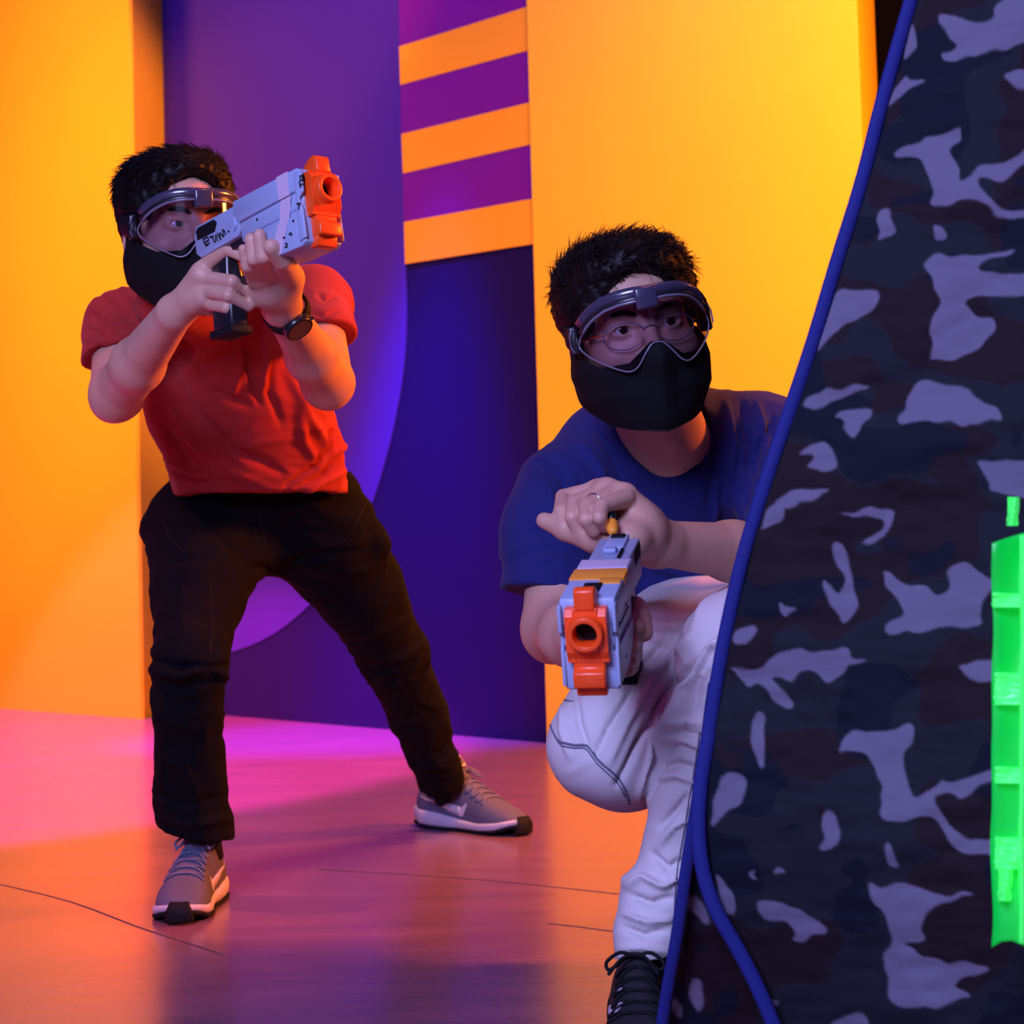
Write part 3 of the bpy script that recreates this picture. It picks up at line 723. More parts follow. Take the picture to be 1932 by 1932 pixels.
def goggles(M, parent, clip_x=0.0):
    g = empty('safety_goggles', M @ Vector((0, .1, .01))); g.parent = parent
    bpy.context.view_layer.update(); g.matrix_parent_inverse = parent.matrix_world.inverted()
    def W_(x, z): return .122-.062*(abs(x)/.088)**2.2
    top = [(0, .030), (.02, .0310), (.04, .030), (.056, .0265), (.070, .019), (.080, .009), (.0865, -.003), (.088, -.012)]
    bot = [(0, -.024), (.008, -.026), (.018, -.037), (.028, -.050), (.038, -.055), (.050, -.051), (.066, -.040), (.077, -.030), (.084, -.021), (.088, -.012)]
    def zt(x): return float(np.interp(abs(x), [p[0] for p in top], [p[1] for p in top]))
    def zb(x): return float(np.interp(abs(x), [p[0] for p in bot], [p[1] for p in bot]))
    nx, nz = 61, 14; V = []
    for i in range(nx):
        x = -.088+.176*i/(nx-1); a, b = zt(x), zb(x)
        for k in range(nz):
            z = b+(a-b)*k/(nz-1); V.append(M @ Vector((x, W_(x, z), z)))
    lens = mesh('lens', V, grid_faces(nx, nz), M_lens, g)
    out = [Vector((x, W_(x, z), z)) for x, z in top]+[Vector((x, W_(x, z), z)) for x, z in bot[::-1][1:]]
    right = smooth_path(out, 60); loop = right+[Vector((-p.x, p.y, p.z)) for p in right[::-1]][1:-1]
    tube('lens_rim', [M @ p for p in loop], .0012, M_rim, g, sides=8, closed=True)
    # soft skirt from the lens edge back to the face
    n = len(loop); V = []
    for s_, (dy, sc) in enumerate(((0, 1), (-.014, .985), (-.030, .955))):
        for p in loop: V.append(M @ Vector((p.x*sc, p.y+dy*(1-.25*abs(p.x)/.088), p.z*sc)))
    mesh('skirt', V, [(r*n+i, r*n+(i+1) % n, (r+1)*n+(i+1) % n, (r+1)*n+i) for r in range(2) for i in range(n)], M_skirt, g)
    # brow bar: two tiers; the pale tube paints in the highlight below
    def arc(dz, dy, x1=.083, n=31):
        r = []
        for i in range(n):
            x = -x1+2*x1*i/(n-1); r.append(M @ Vector((x, W_(x, 0)+dy, zt(min(abs(x), .0855))+dz)))
        return r
    ny = M.to_3x3() @ Vector((0, 1, 0))
    tube('brow_bar', arc(.012, -.003), .0075, M_bar, g, sides=12, flat=.75, nrm=ny)
    tube('brow_vent', arc(.0035, -.001, .084), .0042, M_blackplastic, g, sides=10, flat=.9, nrm=ny)
    tube('brow_highlight', arc(.0005, .0022, .084), .0021, M_rim, g, sides=8, flat=1, nrm=ny)
    # clip in the middle
    bm = bmesh.new(); bm_box(bm, (clip_x-.0145, .105, .020), (clip_x+.0145, .1275, .0475)); from_bm('clip', bm, M_bar, g, bevel=.003, smooth=True, M=M)
    for s in (-1, 1):
        bm = bmesh.new(); bm_box(bm, (-.006, -.012, -.019), (.006, .012, .019))
        R = Matrix.Translation(Vector((s*.0885, .036, -.002))) @ Matrix.Rotation(s*math.radians(-14), 4, 'Z')
        o = from_bm('strap_anchor', bm, M_blackplastic, g, bevel=.003, smooth=True, M=M @ R)
        tube('wire_loop', [M @ Vector((s*x, y, z)) for x, y, z in ((.0925, .052, .014), (.0965, .050, .004), (.097, .050, -.010), (.0935, .052, -.018))], .0013, M_rim, o, sides=6)
    V = []; m = 40
    for i in range(m):
        a = math.pi*(-.5+1.0*i/(m-1)); x = .093*math.cos(a*0) if 0 else 0
        th = math.radians(-8)+math.radians(196)*i/(m-1)
        x = .0935*math.cos(th); y = .030-.150*math.sin(th) if math.sin(th) > 0 else .030-.06*math.sin(th)
        z = .002+.022*math.sin(max(0, th))
        for dz in (-.0145, .0145): V.append(M @ Vector((x, y, z+dz)))
    solid(mesh('strap', V, grid_faces(m, 2), M_mattblack, g), .003, 0)
    return g

def limb_mesh(name, S, m, parent, h=.0022, it=1, fold=None, **kw):
    V, F = S.mesh(h); V = relax(V, F, it, .5)
    if fold is not None: V = folds(V, F, fold, **kw)
    return np_mesh(name, V, F, m, parent)

def shoe(heel, toe, parent, up=None, colors=None, mirror=1, L=None, name='sneaker', tongue=True):
    heel = Vector(heel); toe = Vector(toe); L = L or (toe-heel).length; yv = (toe-heel).normalized()
    zv = Vector(up or (0, 0, 1)); zv = (zv-yv*zv.dot(yv)).normalized(); xv = yv.cross(zv)
    M = Matrix(((xv.x, yv.x, zv.x, heel.x), (xv.y, yv.y, zv.y, heel.y), (xv.z, yv.z, zv.z, heel.z), (0, 0, 0, 1)))
    k = L/.295
    up_m, mid_m, out_m, lace_m, ov_m = colors
    U = [0, .03, .1, .2, .3, .45, .6, .72, .84, .93, .98, 1]
    Wd = [.012, .026, .036, .038, .036, .036, .043, .049, .046, .034, .020, .006]
    def hw(u): return float(np.interp(u, U, Wd))*k
    def cx(u): return mirror*k*(.010*math.sin(math.pi*min(1, max(0, (u-.35)/.65)))-.004)
    def z0(u): return k*float(np.interp(u, [0, .08, .3, .5, .7, .85, 1], [.010, .002, 0, .0, .0, .004, .018]))
    def z1(u): return z0(u)+k*float(np.interp(u, [0, .3, .5, .65, .85, 1], [.040, .036, .026, .022, .022, .016]))
    def top(u): return k*float(np.interp(u, [0, .06, .18, .27, .36, .45, .55, .65, .78, .9, .97, 1], [.080, .086, .092, .112, .122, .108, .090, .072, .057, .047, .038, .027]))
    def surf(u, th, off=0):
        w = hw(u)*.965+off; c, s_ = math.cos(th), math.sin(th)
        e = .62 if u > .5 else .75
        zz = z1(u)*.85; h = top(u)-zz+off
        nar = 1-.30*(s_**2)*float(np.interp(u, [.0, .3, .6], [.3, .5, .2]))
        return M @ Vector((cx(u)+w*nar*math.copysign(abs(c)**e, c), u*L, zz+h*s_**.9))
    nu, nt = 40, 25; V = []
    us = [.5-.5*math.cos(math.pi*i/(nu-1)) for i in range(nu)]
    for u in us:
        for j in range(nt): V.append(surf(u, math.pi*j/(nt-1)))
    F = grid_faces(nu, nt)+[tuple(range(nt)), tuple((nu-1)*nt+j for j in range(nt))[::-1]]
    root = empty(name, heel); root.parent = parent; bpy.context.view_layer.update(); root.matrix_parent_inverse = parent.matrix_world.inverted()
    upo = mesh('upper', V, F, up_m, root)
    def slab(nm, za, zb, m, grow=0, u0=0, u1=1):
        V = []; n = 48; P2 = []
        for i in range(n):
            u = u0+(u1-u0)*(.5-.5*math.cos(math.pi*i/(n-1))); P2.append((u, 1))
        for i in range(n):
            u = u1-(u1-u0)*(.5-.5*math.cos(math.pi*i/(n-1))); P2.append((u, -1))
        lv = [(0, -.002), (.15, .0015), (.5, .003), (.85, .0015), (1, -.003)]
        for f, g_ in lv:
            for u, s_ in P2:
                z = za(u)+(zb(u)-za(u))*f; V.append(M @ Vector((cx(u)+s_*(hw(u)+(g_+grow)*k), u*L+(0 if .03 < u < .97 else (u-.5)*.008*k), z)))
        m_ = len(P2); F = [(r*m_+i, r*m_+(i+1) % m_, (r+1)*m_+(i+1) % m_, (r+1)*m_+i) for r in range(len(lv)-1) for i in range(m_)]
        F += [tuple(range(m_))[::-1], tuple((len(lv)-1)*m_+i for i in range(m_))]
        return mesh(nm, V, F, m, root)
    slab('midsole', lambda u: z0(u)+.006*k, lambda u: z1(u), mid_m)
    slab('outsole', lambda u: z0(u), lambda u: z0(u)+.007*k, out_m, .0012)
    # toe bumper
    V = []; nn_ = 13
    for i in range(nn_):
        v = -1+2*i/(nn_-1)
        for j in range(7):
            t = j/6; x = v*(.024-.014*max(0, t-.35))*k; z = (.004+.034*t)*k
            V.append(M @ Vector((cx(.98)+x, L+(.0078-.006*max(0, t-.62)/.38+.003*math.sin(t*3))*k-15*x*x/k, z)))
    nt_ = nn_
    solid(mesh('toe_bumper', V, grid_faces(nn_, 7), out_m, root), .004*k, 0)
    # tongue with label patch
    if tongue:
        V = []; a_n = 9; b_n = 8
        for i in range(a_n):
            for j in range(b_n):
                s_ = (i/(a_n-1)-.5)*2; t = j/(b_n-1)
                V.append(M @ Vector((cx(.36)+s_*k*(.020-.003*t), L*(.47-.15*t)-(s_**2)*.006*k, k*(.104+.044*t-.004*s_**2))))
        tg = mesh('tongue', V, grid_faces(a_n, b_n), up_m, root); solid(tg, .006*k, 0)
        V = []
        for i in range(5):
            for j in range(5):
                s_ = -.75+.85*i/4; t = .45+.5*j/4
                V.append(M @ Vector((cx(.36)+s_*k*.018, L*(.47-.15*t)+.005*k, k*(.1085+.044*t))))
        lb = mesh('tongue_label', V, grid_faces(5, 5), mid_m, root); solid(lb, .001, 1)
        pc = lambda s_, t: M @ Vector((cx(.36)+s_*k*.018, L*(.47-.15*t)+.0065*k, k*(.1095+.044*t)))
        tube('label_print', [pc(*q) for q in ((-.15, .82), (-.35, .87), (-.55, .80), (-.55, .62), (-.38, .56), (-.15, .60))], .0011*k, M_ink, root, sides=6)
    # laces: crossing bars, then bow
    for r in range(5):
        u = .43+.055*r; a0, a1 = math.pi*.28, math.pi*.72
        for (ua, ub) in ((u, u+.045), (u+.045, u)) if r % 1 == 0 else ():
            pts = [surf(ua+(ub-ua)*t, a0+(a1-a0)*t, .0022) for t in [i/7 for i in range(8)]]
            tube('lace', pts, .0030*k, lace_m, root, sides=6, flat=.45, nrm=[zv]*8)
    c = surf(.41, math.pi/2, .004)
    for s_ in (-1, 1):
        lp = [c, c+xv*s_*.018*k+zv*.006*k+yv*.004, c+xv*s_*.034*k-zv*.004*k+yv*.010, c+xv*s_*.030*k-zv*.012*k+yv*.018*k, c+xv*s_*.012*k+yv*.010*k, c]
        tube('lace_loop', smooth_path(lp, 20), .0023*k, lace_m, root, sides=6)
        lp = [c, c+xv*s_*.014*k+yv*.018*k+zv*.002, c+xv*s_*.030*k+yv*.034*k-zv*.014*k]
        tube('lace_end', smooth_path(lp, 10), .0021*k, lace_m, root, sides=6)
    # curved tick shaped emblem on both sides, heel overlay
    for sd in (0, 1):
        A = lambda t: (t if sd == 0 else math.pi-t)
        body = []; 
        for i in range(16):
            t = i/15; u = .50-.40*t; zc = .22+.34*t-.55*t*(1-t)*.9
            body.append((u, zc, .011*k*(1-t)**1.3+.0012))
        V = []
        for u, zc, w in body:
            for s_ in (-1, 1): V.append(surf(u, A(max(.02, zc+s_*w*9)), .0012))
        em = mesh('emblem', V, grid_faces(len(body), 2), mid_m, root)
        V = [surf(.50+du, A(z), .0013) for du, z in ((0, .10), (.03, .12), (.065, .52), (.055, .54), (.0, .30))]
        mesh('emblem_tip', V, [(0, 1, 2, 3, 4)], mid_m, root)
        solid(em, .0008, 1)
    return root, M

def watch(c, ax, face_n, parent):
    w = empty('wristwatch', c); w.parent = parent; bpy.context.view_layer.update(); w.matrix_parent_inverse = parent.matrix_world.inverted()
    ax = Vector(ax).normalized(); fn = Vector(face_n); fn = (fn-ax*fn.dot(ax)).normalized(); sd = ax.cross(fn)
    n = 40; V = []
    for i in range(n):
        a = 2*math.pi*i/n; r = .0320
        for o in (-.011, -.006, .006, .011):
            rr = r-(.0015 if abs(o) > .01 else 0)
            V.append(c+fn*math.cos(a)*rr*.92+sd*math.sin(a)*rr+ax*o*(1 if i else 1))
    st = mesh('strap', V, [(i*4+j, i*4+j+1, ((i+1) % n)*4+j+1, ((i+1) % n)*4+j) for i in range(n) for j in range(3)], M_mattblack, w); solid(st, .003)
    p = c+fn*.030
    bm = bmesh.new(); bm_cyl(bm, p-fn*.004, p+fn*.007, .0225, .0215, 36); case = from_bm('case', bm, M_blackplastic, w, bevel=.0015, smooth=True)
    bm = bmesh.new(); bm_cyl(bm, p+fn*.0068, p+fn*.0078, .0185, .0183, 36); from_bm('dial', bm, mat('black_watch_glass', (.004, .004, .006), rough=.05, spec=.8), w)
    bm = bmesh.new(); 
    V, F = tube_geo([p+fn*.0072+(sd*math.cos(a)+ax*math.sin(a))*.0198 for a in [2*math.pi*i/36 for i in range(36)]], .0012, 6, closed=True)
    mesh('bezel', V, F, M_mattblack, w)
    bm = bmesh.new(); bm_cyl(bm, p+sd*.021+fn*.002, p+sd*.026+fn*.002, .003, .003, 12); from_bm('crown', bm, M_blackplastic, w)
    return w

# ------------------------------------------------------------------ dart blaster
def blaster(rear, front, roll, label, group=None, top_band=False, tape=True, side=-1):
    """rear/front: world points on the top edge; local x runs to the muzzle, y to the left, z up"""
    rear = Vector(rear); front = Vector(front); x = (front-rear).normalized(); L = (front-rear).length
    z = Vector((0, 0, 1)); z = (z-x*z.dot(x)).normalized(); z = Matrix.Rotation(roll, 3, x) @ z; y = z.cross(x)
    M = Matrix(((x.x, y.x, z.x, rear.x), (x.y, y.y, z.y, rear.y), (x.z, y.z, z.z, rear.z), (0, 0, 0, 1)))
    g = empty('dart_blaster', rear, label, 'toy blaster', group)
    k = L/.26
    def Q(pts): return [(a*k, b*k) for a, b in pts]
    def pr(name, pts, y0, y1, m, parent=g, bevel=.0016, smooth=True):
        bm = bmesh.new(); bm_prism(bm, Q(pts), y0*k, y1*k); return from_bm(name, bm, m, parent, smooth=smooth, bevel=bevel, M=M)
    # rear slide and tall front shell in layered panels
    body = pr('shell', [(0, -.012), (.006, -.001), (.100, 0), (.112, .003), (.258, .001), (.260, -.030), (.118, -.032), (.104, -.042), (.012, -.046), (.001, -.038)], -.023, .023, M_grey)
    pr('top_rail', [(.108, .0035), (.256, .0035), (.259, -.006), (.259, -.024), (.118, -.027), (.106, -.014)], -.0285, .0285, M_grey)
    pr('front_shell', [(.116, -.026), (.259, -.024), (.259, -.056), (.130, -.062), (.116, -.052)], -.0245, .0245, M_grey)
    pr('mid_rail', [(.140, -.040), (.259, -.038), (.259, -.047), (.140, -.049)], -.0262, .0262, M_grey)
    pr('lower_shell', [(.128, -.058), (.260, -.052), (.260, -.092), (.250, -.096), (.178, -.094), (.150, -.086), (.128, -.072)], -.0275, .0275, M_grey)
    pr('under_rail', [(.020, -.044), (.118, -.040), (.135, -.060), (.150, -.088), (.140, -.092), (.118, -.066), (.100, -.052), (.024, -.054)], -.014, .014, M_blackplastic)
    # dark ejection window on both sides
    for s in (-1, 1):
        pr('ejection_window', [(.006, -.008), (.012, -.004), (.052, -.004), (.059, -.010), (.052, -.021), (.008, -.021)], s*.0222, s*.0238, M_mattblack, bevel=.0006)
        for (sx, sz) in ((.085, -.030), (.155, -.034), (.215, -.036), (.238, -.060), (.20, -.078)):
            bm = bmesh.new(); w_ = .0232 if sx < .11 else (.0247 if sz > -.05 else .0277)
            if sz < -.05 or sx < .11 or True:
                bm_cyl(bm, Vector((sx*k, s*(w_-.0005)*k, sz*k)), Vector((sx*k, s*(w_+.0006)*k, sz*k)), .0017*k, n=12)
            from_bm('screw', bm, M_mattblack, g, M=M)
        pr('side_ridge', [(.100, -.004), (.107, .0), (.107, -.028), (.100, -.034)], s*.0225, s*.0262, M_grey, bevel=.0008)
        pr('front_lip', [(.250, -.002), (.266, -.002), (.266, -.030), (.256, -.036), (.262, -.052), (.264, -.088), (.250, -.090)], s*.0262, s*.0300, M_grey, bevel=.001)
    # slide top details
    pr('rear_sight', [(.006, .0), (.022, .0), (.020, .006), (.008, .006)], -.008, .008, M_mattblack)
    pr('top_step', [(.004, -.001), (.060, -.001), (.060, .0035), (.004, .0035)], -.0115, .0115, M_grey, bevel=.0008)
    pr('top_button', [(.062, 0), (.074, 0), (.074, .005), (.062, .005)], -.009, .005, M_grey, bevel=.001)
    pr('top_slot', [(.064, .0036), (.100, .0036), (.100, .0012), (.064, .0012)], .010, .013, M_mattblack, bevel=0, smooth=False)
    pr('top_insert', [(.205, .003), (.243, .003), (.243, .0052), (.205, .0052)], -.0095, .0095, M_mattblack, bevel=.0006)
    if top_band:
        pr('amber_band', [(.150, .003), (.190, .003), (.190, .0046), (.150, .0046)], -.0282, .0282, M_amber, bevel=.0006)
        pr('amber_band', [(.186, .003), (.206, .003), (.206, .0046), (.186, .0046)], .004, .0275, M_amber, bevel=.0006)
        for s in (-1, 1): pr('amber_band', [(.152, .0045), (.188, .0045), (.186, -.004), (.154, -.004)], s*.0280, s*.0293, M_amber, bevel=.0005)
        pr('pale_band', [(.112, .0035), (.148, .0035), (.146, .0046), (.114, .0046)], -.0270, .0270, M_tape, bevel=.0004)
    # orange muzzle block
    bm = bmesh.new()
    for s_ in (-1, 1):
        bm_prism(bm, Q([(.252, -.004), (.270, -.003), (.2755, -.010), (.276, -.048), (.272, -.056), (.272, -.060), (.252, -.060)]), s_*.0124*k, s_*.0215*k)
    bm_prism(bm, Q([(.252, -.002), (.274, -.002), (.2755, -.0146), (.252, -.0146)]), -.0124*k, .0124*k)
    bm_prism(bm, Q([(.252, -.0394), (.276, -.0394), (.276, -.048), (.272, -.056), (.272, -.060), (.252, -.060)]), -.0124*k, .0124*k)
    mz = from_bm('muzzle', bm, M_orange, g, bevel=.0008, smooth=False, M=M)
    pr('muzzle_column', [(.252, -.050), (.271, -.050), (.271, -.066), (.278, -.070), (.278, -.086), (.252, -.086)], -.0165, .0165, M_orange, bevel=.002)
    pr('muzzle_foot', [(.252, -.084), (.270, -.084), (.266, -.098), (.252, -.098)], -.0155, .0155, M_orange, bevel=.0015)
    pr('front_sight', [(.238, -.002), (.276, -.004), (.274, .016), (.268, .019), (.256, .016), (.240, .0045)], -.0105, .0105, M_orange, bevel=.002)
    bm = bmesh.new(); c = Vector((.270*k, 0, -.027*k))
    bm_cyl(bm, c, c+Vector((.016*k, 0, 0)), .0200*k, .0180*k, 40, inner=.0124*k, depth=.0155*k); br = from_bm('barrel_ring', bm, M_orange, g, smooth=False, bevel=.0012, M=M)
    for p_ in br.data.polygons: p_.use_smooth = True
    bm = bmesh.new(); bm_cyl(bm, Vector((.2612*k, 0, -.027*k)), Vector((.2622*k, 0, -.027*k)), .0120*k, n=28); from_bm('bore_shade', bm, M_mattblack, g, M=M)  # black disc paints in the darkness of a deeper barrel
    # grip, trigger guard, trigger, magazine base
    pr('grip', [(.012, -.042), (.062, -.044), (.058, -.075), (.060, -.110), (.058, -.152), (.010, -.150), (.012, -.110), (.006, -.070)], -.0145, .0145, M_blackplastic, bevel=.006)
    pr('grip_base', [(.006, -.147), (.062, -.149), (.061, -.160), (.006, -.158)], -.017, .017, M_mattblack, bevel=.002)
    bm = bmesh.new(); V, F = tube_geo([M @ Vector((a*k, 0, b*k)) for a, b in ((.060, -.052), (.062, -.085), (.075, -.092), (.100, -.090), (.112, -.078), (.116, -.062))], .005*k, 8, nrm=y)
    bm.free(); mesh('trigger_guard', V, F, M_blackplastic, g)
    pr('trigger', [(.072, -.050), (.084, -.050), (.080, -.066), (.084, -.082), (.077, -.082), (.071, -.068)], -.004, .004, M_orange, bevel=.001)
    if tape:
        # band of pale tape round the front: over the top, then slanting down the right side
        pr('tape_band', [(.212, .0036), (.236, .0036), (.236, .0046), (.212, .0046)], -.0288, .0288, M_tape, bevel=0, smooth=False)
        for s in (-1, 1):
            def tp(pts, w, nm='tape_band'):
                V = [M @ Vector((a*k, s*w*k, b*k)) for a, b in pts]+[M @ Vector((a*k, s*(w+.0007)*k, b*k)) for a, b in pts]
                mesh(nm, V, [(0, 1, 2, 3), (7, 6, 5, 4), (0, 4, 5, 1), (1, 5, 6, 2), (2, 6, 7, 3), (3, 7, 4, 0)], M_tape, g, smooth=False)
            tp([(.212, .0036), (.236, .0036), (.237, -.026), (.213, -.026)], .0286)
            tp([(.214, -.026), (.237, -.026), (.228, -.056), (.206, -.056)], .0264)
            tp([(.205, -.055), (.228, -.055), (.206, -.094), (.182, -.094)], .0277)
    return g, M, k
# ================================================================== standing man in the red shirt
HA = cam_matrix(340, 434, 2.78, yaw=29, pitch=-3, roll=4)
manA = empty('person', P(430, 1250, 3.1).xy.to_3d(), 'person in red t-shirt and black trousers, lunging and aiming a grey blaster', 'person')
A_ = lambda x, y, d: P(x, y, d)
S = SDF(); head_sdf(S, HA, .0052)
neck0 = HA @ Vector((0, -.030, -.055)); 
S.cap(neck0, A_(375, 560, 2.98), .055, .060, k=.03)
S.cap(A_(380, 615, 3.04), A_(430, 720, 3.12), .08, .09, k=.03, n=FW, q=.75)
# right arm (viewer's left): shoulder, elbow, wrist
sh, el, wr = A_(230, 622, 2.96), A_(221, 742, 2.78), A_(330, 590, 2.53)
S.cap(A_(330, 600, 3.0), sh, .06, .046, k=.03)
S.chain([sh, el], [.046, .0425], k=.02)
S.cap(el, (el*.62+wr*.38), .041, .0385, k=.014); S.cap(el*.62+wr*.38, wr, .0385, .0265, k=.02)
S.ell(A_(210, 762, 2.79), (.026, .026, .026), k=.02)
# right hand round the grip
S.chain([wr, A_(372, 553, 2.50)], [.0235, .0235], k=.012); 
S.cap(A_(340, 580, 2.52), A_(380, 520, 2.475), .018, .0175, k=.010); S.cap(A_(340, 583, 2.52), A_(386, 560, 2.48), .018, .0175, k=.010)
S.cap(A_(366, 556, 2.50), A_(384, 512, 2.48), .019, .0145, k=.010); S.cap(A_(366, 560, 2.50), A_(395, 580, 2.50), .018, .0125, k=.010)
S.cap(A_(352, 575, 2.52), A_(400, 545, 2.49), .020, .014, k=.010)
fing = [ # knuckle, joint, joint, tip
 ([(389, 500, 2.475), (431, 470, 2.44), (462, 486, 2.425)], [.0112, .0098, .0080]),
 ([(388, 525, 2.472), (438, 531, 2.43), (466, 549, 2.45)], [.0108, .0098, .0085]),
 ([(388, 549, 2.475), (432, 557, 2.43), (468, 578, 2.45)], [.0104, .0094, .0080]),
 ([(394, 574, 2.485), (428, 581, 2.44), (456, 597, 2.455)], [.0094, .0086, .0072])]
for pts, rs in fing: S.chain([A_(*p) for p in pts], rs, k=.0010, k0=.004)
S.chain([A_(378, 530, 2.54), A_(398, 497, 2.535), A_(425, 488, 2.55)], [.014, .012, .010], k=.006)
# left arm (viewer's right)
sh2, el2, wr2 = A_(592, 575, 3.02), A_(618, 722, 2.74), A_(532, 580, 2.50)
S.cap(A_(450, 590, 3.02), sh2, .06, .046, k=.03)
S.chain([sh2, el2], [.045, .0405], k=.02)
S.cap(el2, el2*.62+wr2*.38, .0400, .0370, k=.014); S.cap(el2*.62+wr2*.38, wr2, .0370, .0255, k=.02)
S.ell(A_(622, 740, 2.77), (.026, .026, .026), k=.02)
S.cap(wr2, A_(512, 541, 2.45), .024, .028, k=.014); S.cap(A_(520, 552, 2.46), A_(492, 522, 2.42), .024, .019, k=.012)
S.cap(wr2, A_(548, 528, 2.44), .024, .020, k=.014); S.cap(A_(505, 548, 2.45), A_(540, 515, 2.44), .022, .019, k=.014)
fing2 = [
 ([(480, 530, 2.42), (467, 502, 2.375), (459, 470, 2.365)], [.0098, .0088, .0070]),
 ([(491, 522, 2.41), (479, 488, 2.350), (473, 451, 2.345)], [.0108, .0100, .0085]),
 ([(508, 518, 2.41), (497, 484, 2.340), (490, 444, 2.335)], [.0114, .0104, .0088]),
 ([(533, 520, 2.42), (522, 498, 2.37), (508, 482, 2.360)], [.0108, .0096, .0080]),
 ([(551, 524, 2.42), (533, 490, 2.340), (512, 466, 2.315)], [.0160, .0140, .0112])]
for pts, rs in fing2: S.chain([A_(*p) for p in pts], rs, k=.0018, k0=.006)
V, F = S.mesh(.0021); V = relax(V, F, 1, .4)
px, py, dd = proj(V)
body = np_mesh('body', V, F, M_skin, manA)
bvh = bvh_of([body])
# nails on the visible finger tips
for (x, y, r) in ((459, 465, .0042),):
    q, n_ = on_surf(bvh, x, y, .0004)
eyes(HA, manA, (-.25, 1, .05))
hair(HA, manA, 3, wx=.089, n=6500, sweep=(.85, .15, .1), lift=.30, front=.088, length=.030, rough=.18, tuft=.3)
mask(HA, manA)
goggles(HA, manA, .002)

# t-shirt
S = SDF(); nfr = (UP*.25-FW)
S.cap(A_(392, 618, 3.03), A_(438, 745, 3.13), .128, .150, k=.03, n=nfr, q=.72)
S.cap(A_(438, 745, 3.13), A_(480, 850, 3.23), .150, .155, k=.03, n=nfr, q=.78)
S.cap(A_(480, 850, 3.23), A_(497, 1000, 3.33), .155, .178, k=.03, n=nfr, q=.74)
S.cap(A_(335, 604, 3.0), sh, .074, .058, k=.035); S.cap(A_(470, 585, 3.03), sh2, .082, .060, k=.035)
S.cap(HA @ Vector((0, -.03, -.10)), A_(385, 600, 3.02), .064, .10, k=.03)
S.cap(sh, A_(223, 692, 2.86), .060, .060, k=.03); S.cap(sh2, A_(612, 656, 2.87), .060, .058, k=.03)
a = A_(228, 668, 2.88); ax = (-UP*.94+RT*.34-FW*.25).normalized()
S.plane(a, ax, near=.12); S.cap(a+ax*.044, a+ax*.1, .050, .050, k=.003, op='sub')
a2 = A_(612, 634, 2.905); ax2 = (A_(612, 668, 2.85)-sh2).normalized()
ax2 = (-UP*.95+RT*.12-FW*.25).normalized(); S.plane(a2, ax2, near=.115); S.cap(a2+ax2*.041, a2+ax2*.1, .047, .047, k=.003, op='sub')
hem = A_(492, 936, 3.28); S.plane(hem, -UP+RT*.03-FW*.05, near=.32, k=.003)
S.cap(A_(480, 905, 3.27), A_(496, 1040, 3.35), .150, .172, k=.003, n=nfr, q=.72, op='sub')
FOLD = [([(318, 690), (370, 780), (440, 850), (530, 890)], 9, -.010), ([(300, 715), (350, 800), (420, 880), (520, 925)], 10, .006),
 ([(350, 665), (400, 740), (470, 765)], 8, -.006), ([(455, 640), (470, 700), (490, 760)], 7, -.008), ([(440, 640), (450, 700), (440, 750)], 7, .006),
 ([(505, 650), (500, 700), (488, 745)], 8, .007), ([(515, 680), (510, 740), (530, 800)], 8, -.006), ([(545, 700), (580, 790), (620, 850)], 9, .010),
 ([(560, 760), (570, 830), (600, 880)], 9, .008), ([(625, 815), (618, 850), (590, 880), (540, 915)], 6, -.012), ([(645, 850), (610, 895), (560, 920)], 5, -.008),
 ([(655, 830), (640, 850), (632, 862)], 5, .010), ([(665, 880), (620, 905), (570, 930)], 5, .006), ([(320, 890), (350, 900), (400, 915)], 6, -.007), ([(315, 865), (345, 880), (380, 905)], 6, .006),
 ([(172, 590), (200, 610), (240, 600)], 5, -.005), ([(165, 620), (200, 632), (250, 618)], 5, -.005), ([(160, 640), (200, 648), (260, 630)], 4, .004), ([(190, 560), (225, 585), (265, 610), (290, 640)], 6, -.007),
 ([(230, 545), (260, 580), (290, 620)], 6, .006), ([(600, 555), (615, 565), (632, 560)], 4, -.005), ([(590, 590), (612, 598), (634, 590)], 4, -.005), ([(600, 620), (622, 624), (640, 618)], 4, .004),
 ([(290, 780), (330, 830), (360, 880)], 7, -.005), ([(330, 760), (360, 830), (420, 900)], 6, .004), ([(255, 540), (300, 560), (350, 575)], 6, .005)]
shirt = limb_mesh('t_shirt', S, M_red, manA, .0035, 2, FOLD, nz=.0032, nfreq=11, nstretch=(1, 1, 1.6))
# trousers
S = SDF()
S.cap(A_(425, 968, 3.33), A_(575, 968, 3.36), .116, .116, k=.03, n=nfr, q=.85)
S.cap(A_(440, 915, 3.28), A_(560, 915, 3.31), .105, .105, k=.03, n=nfr, q=.85)
kneA, ankA = A_(358, 1245, 2.95), A_(372, 1590, 3.06)
S.cap(A_(372, 1000, 3.28), A_(375, 1120, 3.12), .098, .078, k=.03); S.cap(A_(375, 1120, 3.12), kneA, .078, .060, k=.03)
S.cap(kneA, A_(352, 1330, 2.98), .060, .058, k=.02); S.cap(A_(352, 1330, 2.98), A_(360, 1500, 3.05), .058, .062, k=.02)
S.cap(A_(360, 1500, 3.05), A_(371, 1570, 3.07), .062, .066, k=.01)
kneB, ankB = A_(742, 1235, 3.62), A_(842, 1490, 3.93)
S.cap(A_(618, 1000, 3.36), A_(676, 1110, 3.48), .095, .085, k=.03); S.cap(A_(676, 1110, 3.48), kneB, .085, .070, k=.03)
S.cap(kneB, A_(790, 1350, 3.77), .070, .060, k=.02); S.cap(A_(790, 1350, 3.77), A_(832, 1470, 3.92), .060, .052, k=.02)
